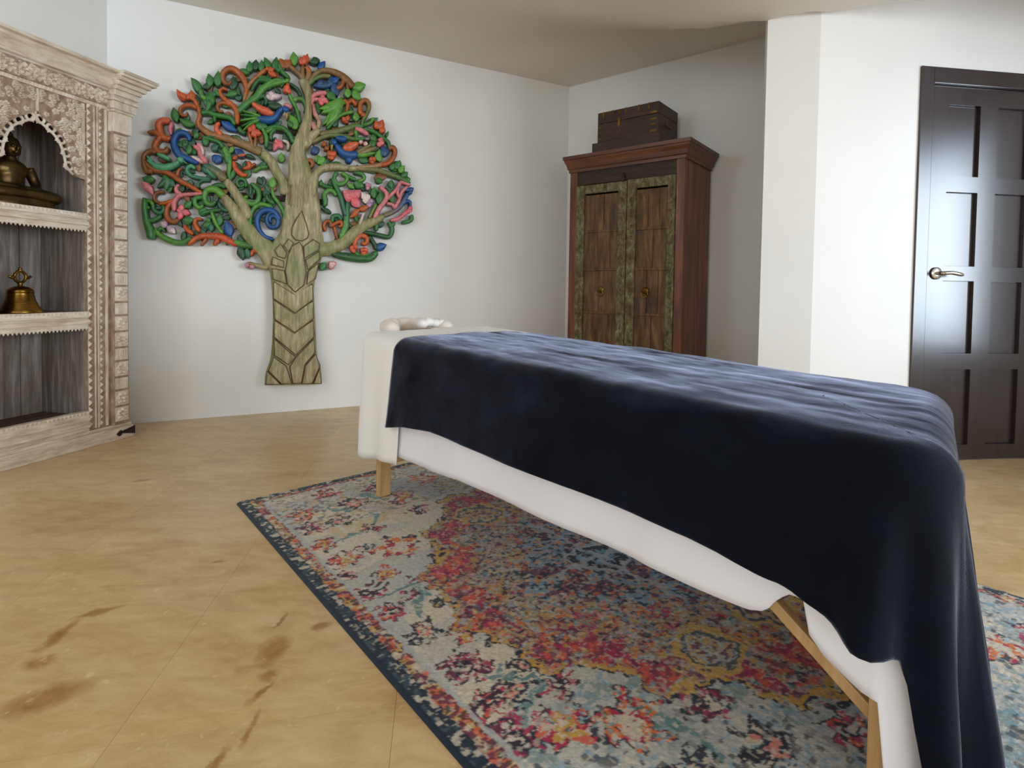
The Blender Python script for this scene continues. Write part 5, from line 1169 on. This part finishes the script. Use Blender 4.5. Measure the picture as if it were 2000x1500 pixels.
# --- birds
def bird(name_label, body, wing, tails, head, beak, extra=(), bc='B', wc='R', tc='L'):
    q, pts, w = body; m = MB(); ribbon(m, q, pts, w, bc, bc, d=.050, n=6, lift=.006)
    b = m.build('bird', M_CARVE, tree, smooth=True); b['label'] = name_label
    hq, hp, hr = head; lx, lz = TF.plane(*qpx(hq, hp), -.05); r_ = hr / Q[hq][2] * .0034
    m = MB(); m.ellipsoid((lx, -.086, lz), (r_, .018, r_), 14, 8); m.c = [PAL[bc]] * len(m.v); m.build('head', M_CARVE, b, smooth=True)
    q, pts, w, c = wing; m = MB(); ribbon(m, q, pts, w, c, c, d=.062, n=5, lift=.008, ridge=.003); m.build('wing', M_CARVE, b, smooth=True)
    for q, pts, w, c in tails:
        m = MB(); ribbon(m, q, pts, w, c, c, d=.046, n=5, lift=.006); m.build('tail_feather', M_CARVE, b, smooth=True)
    q, pts, w, c = beak; m = MB(); ribbon(m, q, pts, w, c, c, d=.046, n=3, lift=.008, rounded=False); m.build('beak', M_CARVE, b, smooth=True)
    for nm, q, pts, w, c in extra:
        m = MB(); ribbon(m, q, pts, w, c, c, d=.046, n=4, lift=.008); m.build(nm, M_CARVE, b, smooth=True)
bird('blue bird with orange wing and striped green tail', (1, [(1590, 930), (1720, 950), (1800, 920), (1860, 850), (1910, 800)], [80, 105, 100, 75, 60]), (1, [(1520, 745), (1600, 800), (1700, 850), (1800, 890)], [50, 80, 100, 40], 'C'),
     [(1, [(1630, 915), (1520, 870), (1400, 840)], [40, 34, 20], 'L'), (1, [(1630, 920), (1500, 900), (1365, 890)], [40, 34, 20], 'G'), (1, [(1630, 930), (1500, 940), (1365, 965)], [40, 36, 20], 'L'), (1, [(1630, 940), (1500, 980), (1380, 1040)], [40, 36, 20], 'G'), (1, [(1620, 950), (1490, 1010), (1395, 1100)], [36, 34, 16], 'L')],
     (2, (250, 825), 42), (2, [(262, 870), (262, 940)], [34, 12], 'Y'), [('crest', 2, [(225, 750), (280, 775), (330, 800)], [40, 60, 40], 'P')])
bird('blue bird with orange wing and olive tail', (2, [(880, 1260), (950, 1340), (1040, 1390), (1160, 1390)], [60, 100, 120, 90]), (2, [(970, 1320), (1060, 1295), (1170, 1250)], [60, 125, 50], 'C'),
     [(2, [(1150, 1390), (1260, 1350), (1400, 1300)], [70, 90, 40], 'U'), (2, [(1150, 1400), (1270, 1390), (1380, 1370)], [60, 60, 30], 'L'), (2, [(1150, 1370), (1240, 1310), (1340, 1270)], [50, 50, 30], 'U')],
     (2, (858, 1240), 42), (2, [(835, 1270), (828, 1340)], [36, 12], 'Y'), [('crest', 2, [(880, 1180), (950, 1190), (1020, 1200)], [50, 90, 60], 'B'), ('leg', 2, [(1050, 1420), (1060, 1500)], [110, 70], 'B')])
bird('small mint green bird', (3, [(190, 90), (300, 165), (420, 180), (540, 150), (600, 105)], [40, 80, 95, 75, 50]), (1, [(320, 1390), (400, 1420), (480, 1460)], [40, 65, 45], 'M'), [(3, [(260, 120), (220, 80), (185, 40)], [50, 45, 25], 'M')],
     (3, (615, 95), 38), (3, [(640, 100), (695, 140)], [34, 10], 'M'), [], bc='M', wc='M', tc='M')
# two dark battens that carry the panel off the wall
for (pa, pb) in (((420, 262), (735, 262)), ((330, 384), (640, 384))):
    x0, z0 = TF.plane(*pa, 0); x1, z1 = TF.plane(*pb, 0); m = MB(); m.box(x0, x1, -.018, -.002, min(z0, z1) - .02 + (abs(z1 - z0) / 2), min(z0, z1) + .02 + (abs(z1 - z0) / 2)); m.build('hanging_batten', M_LINTEL, tree)
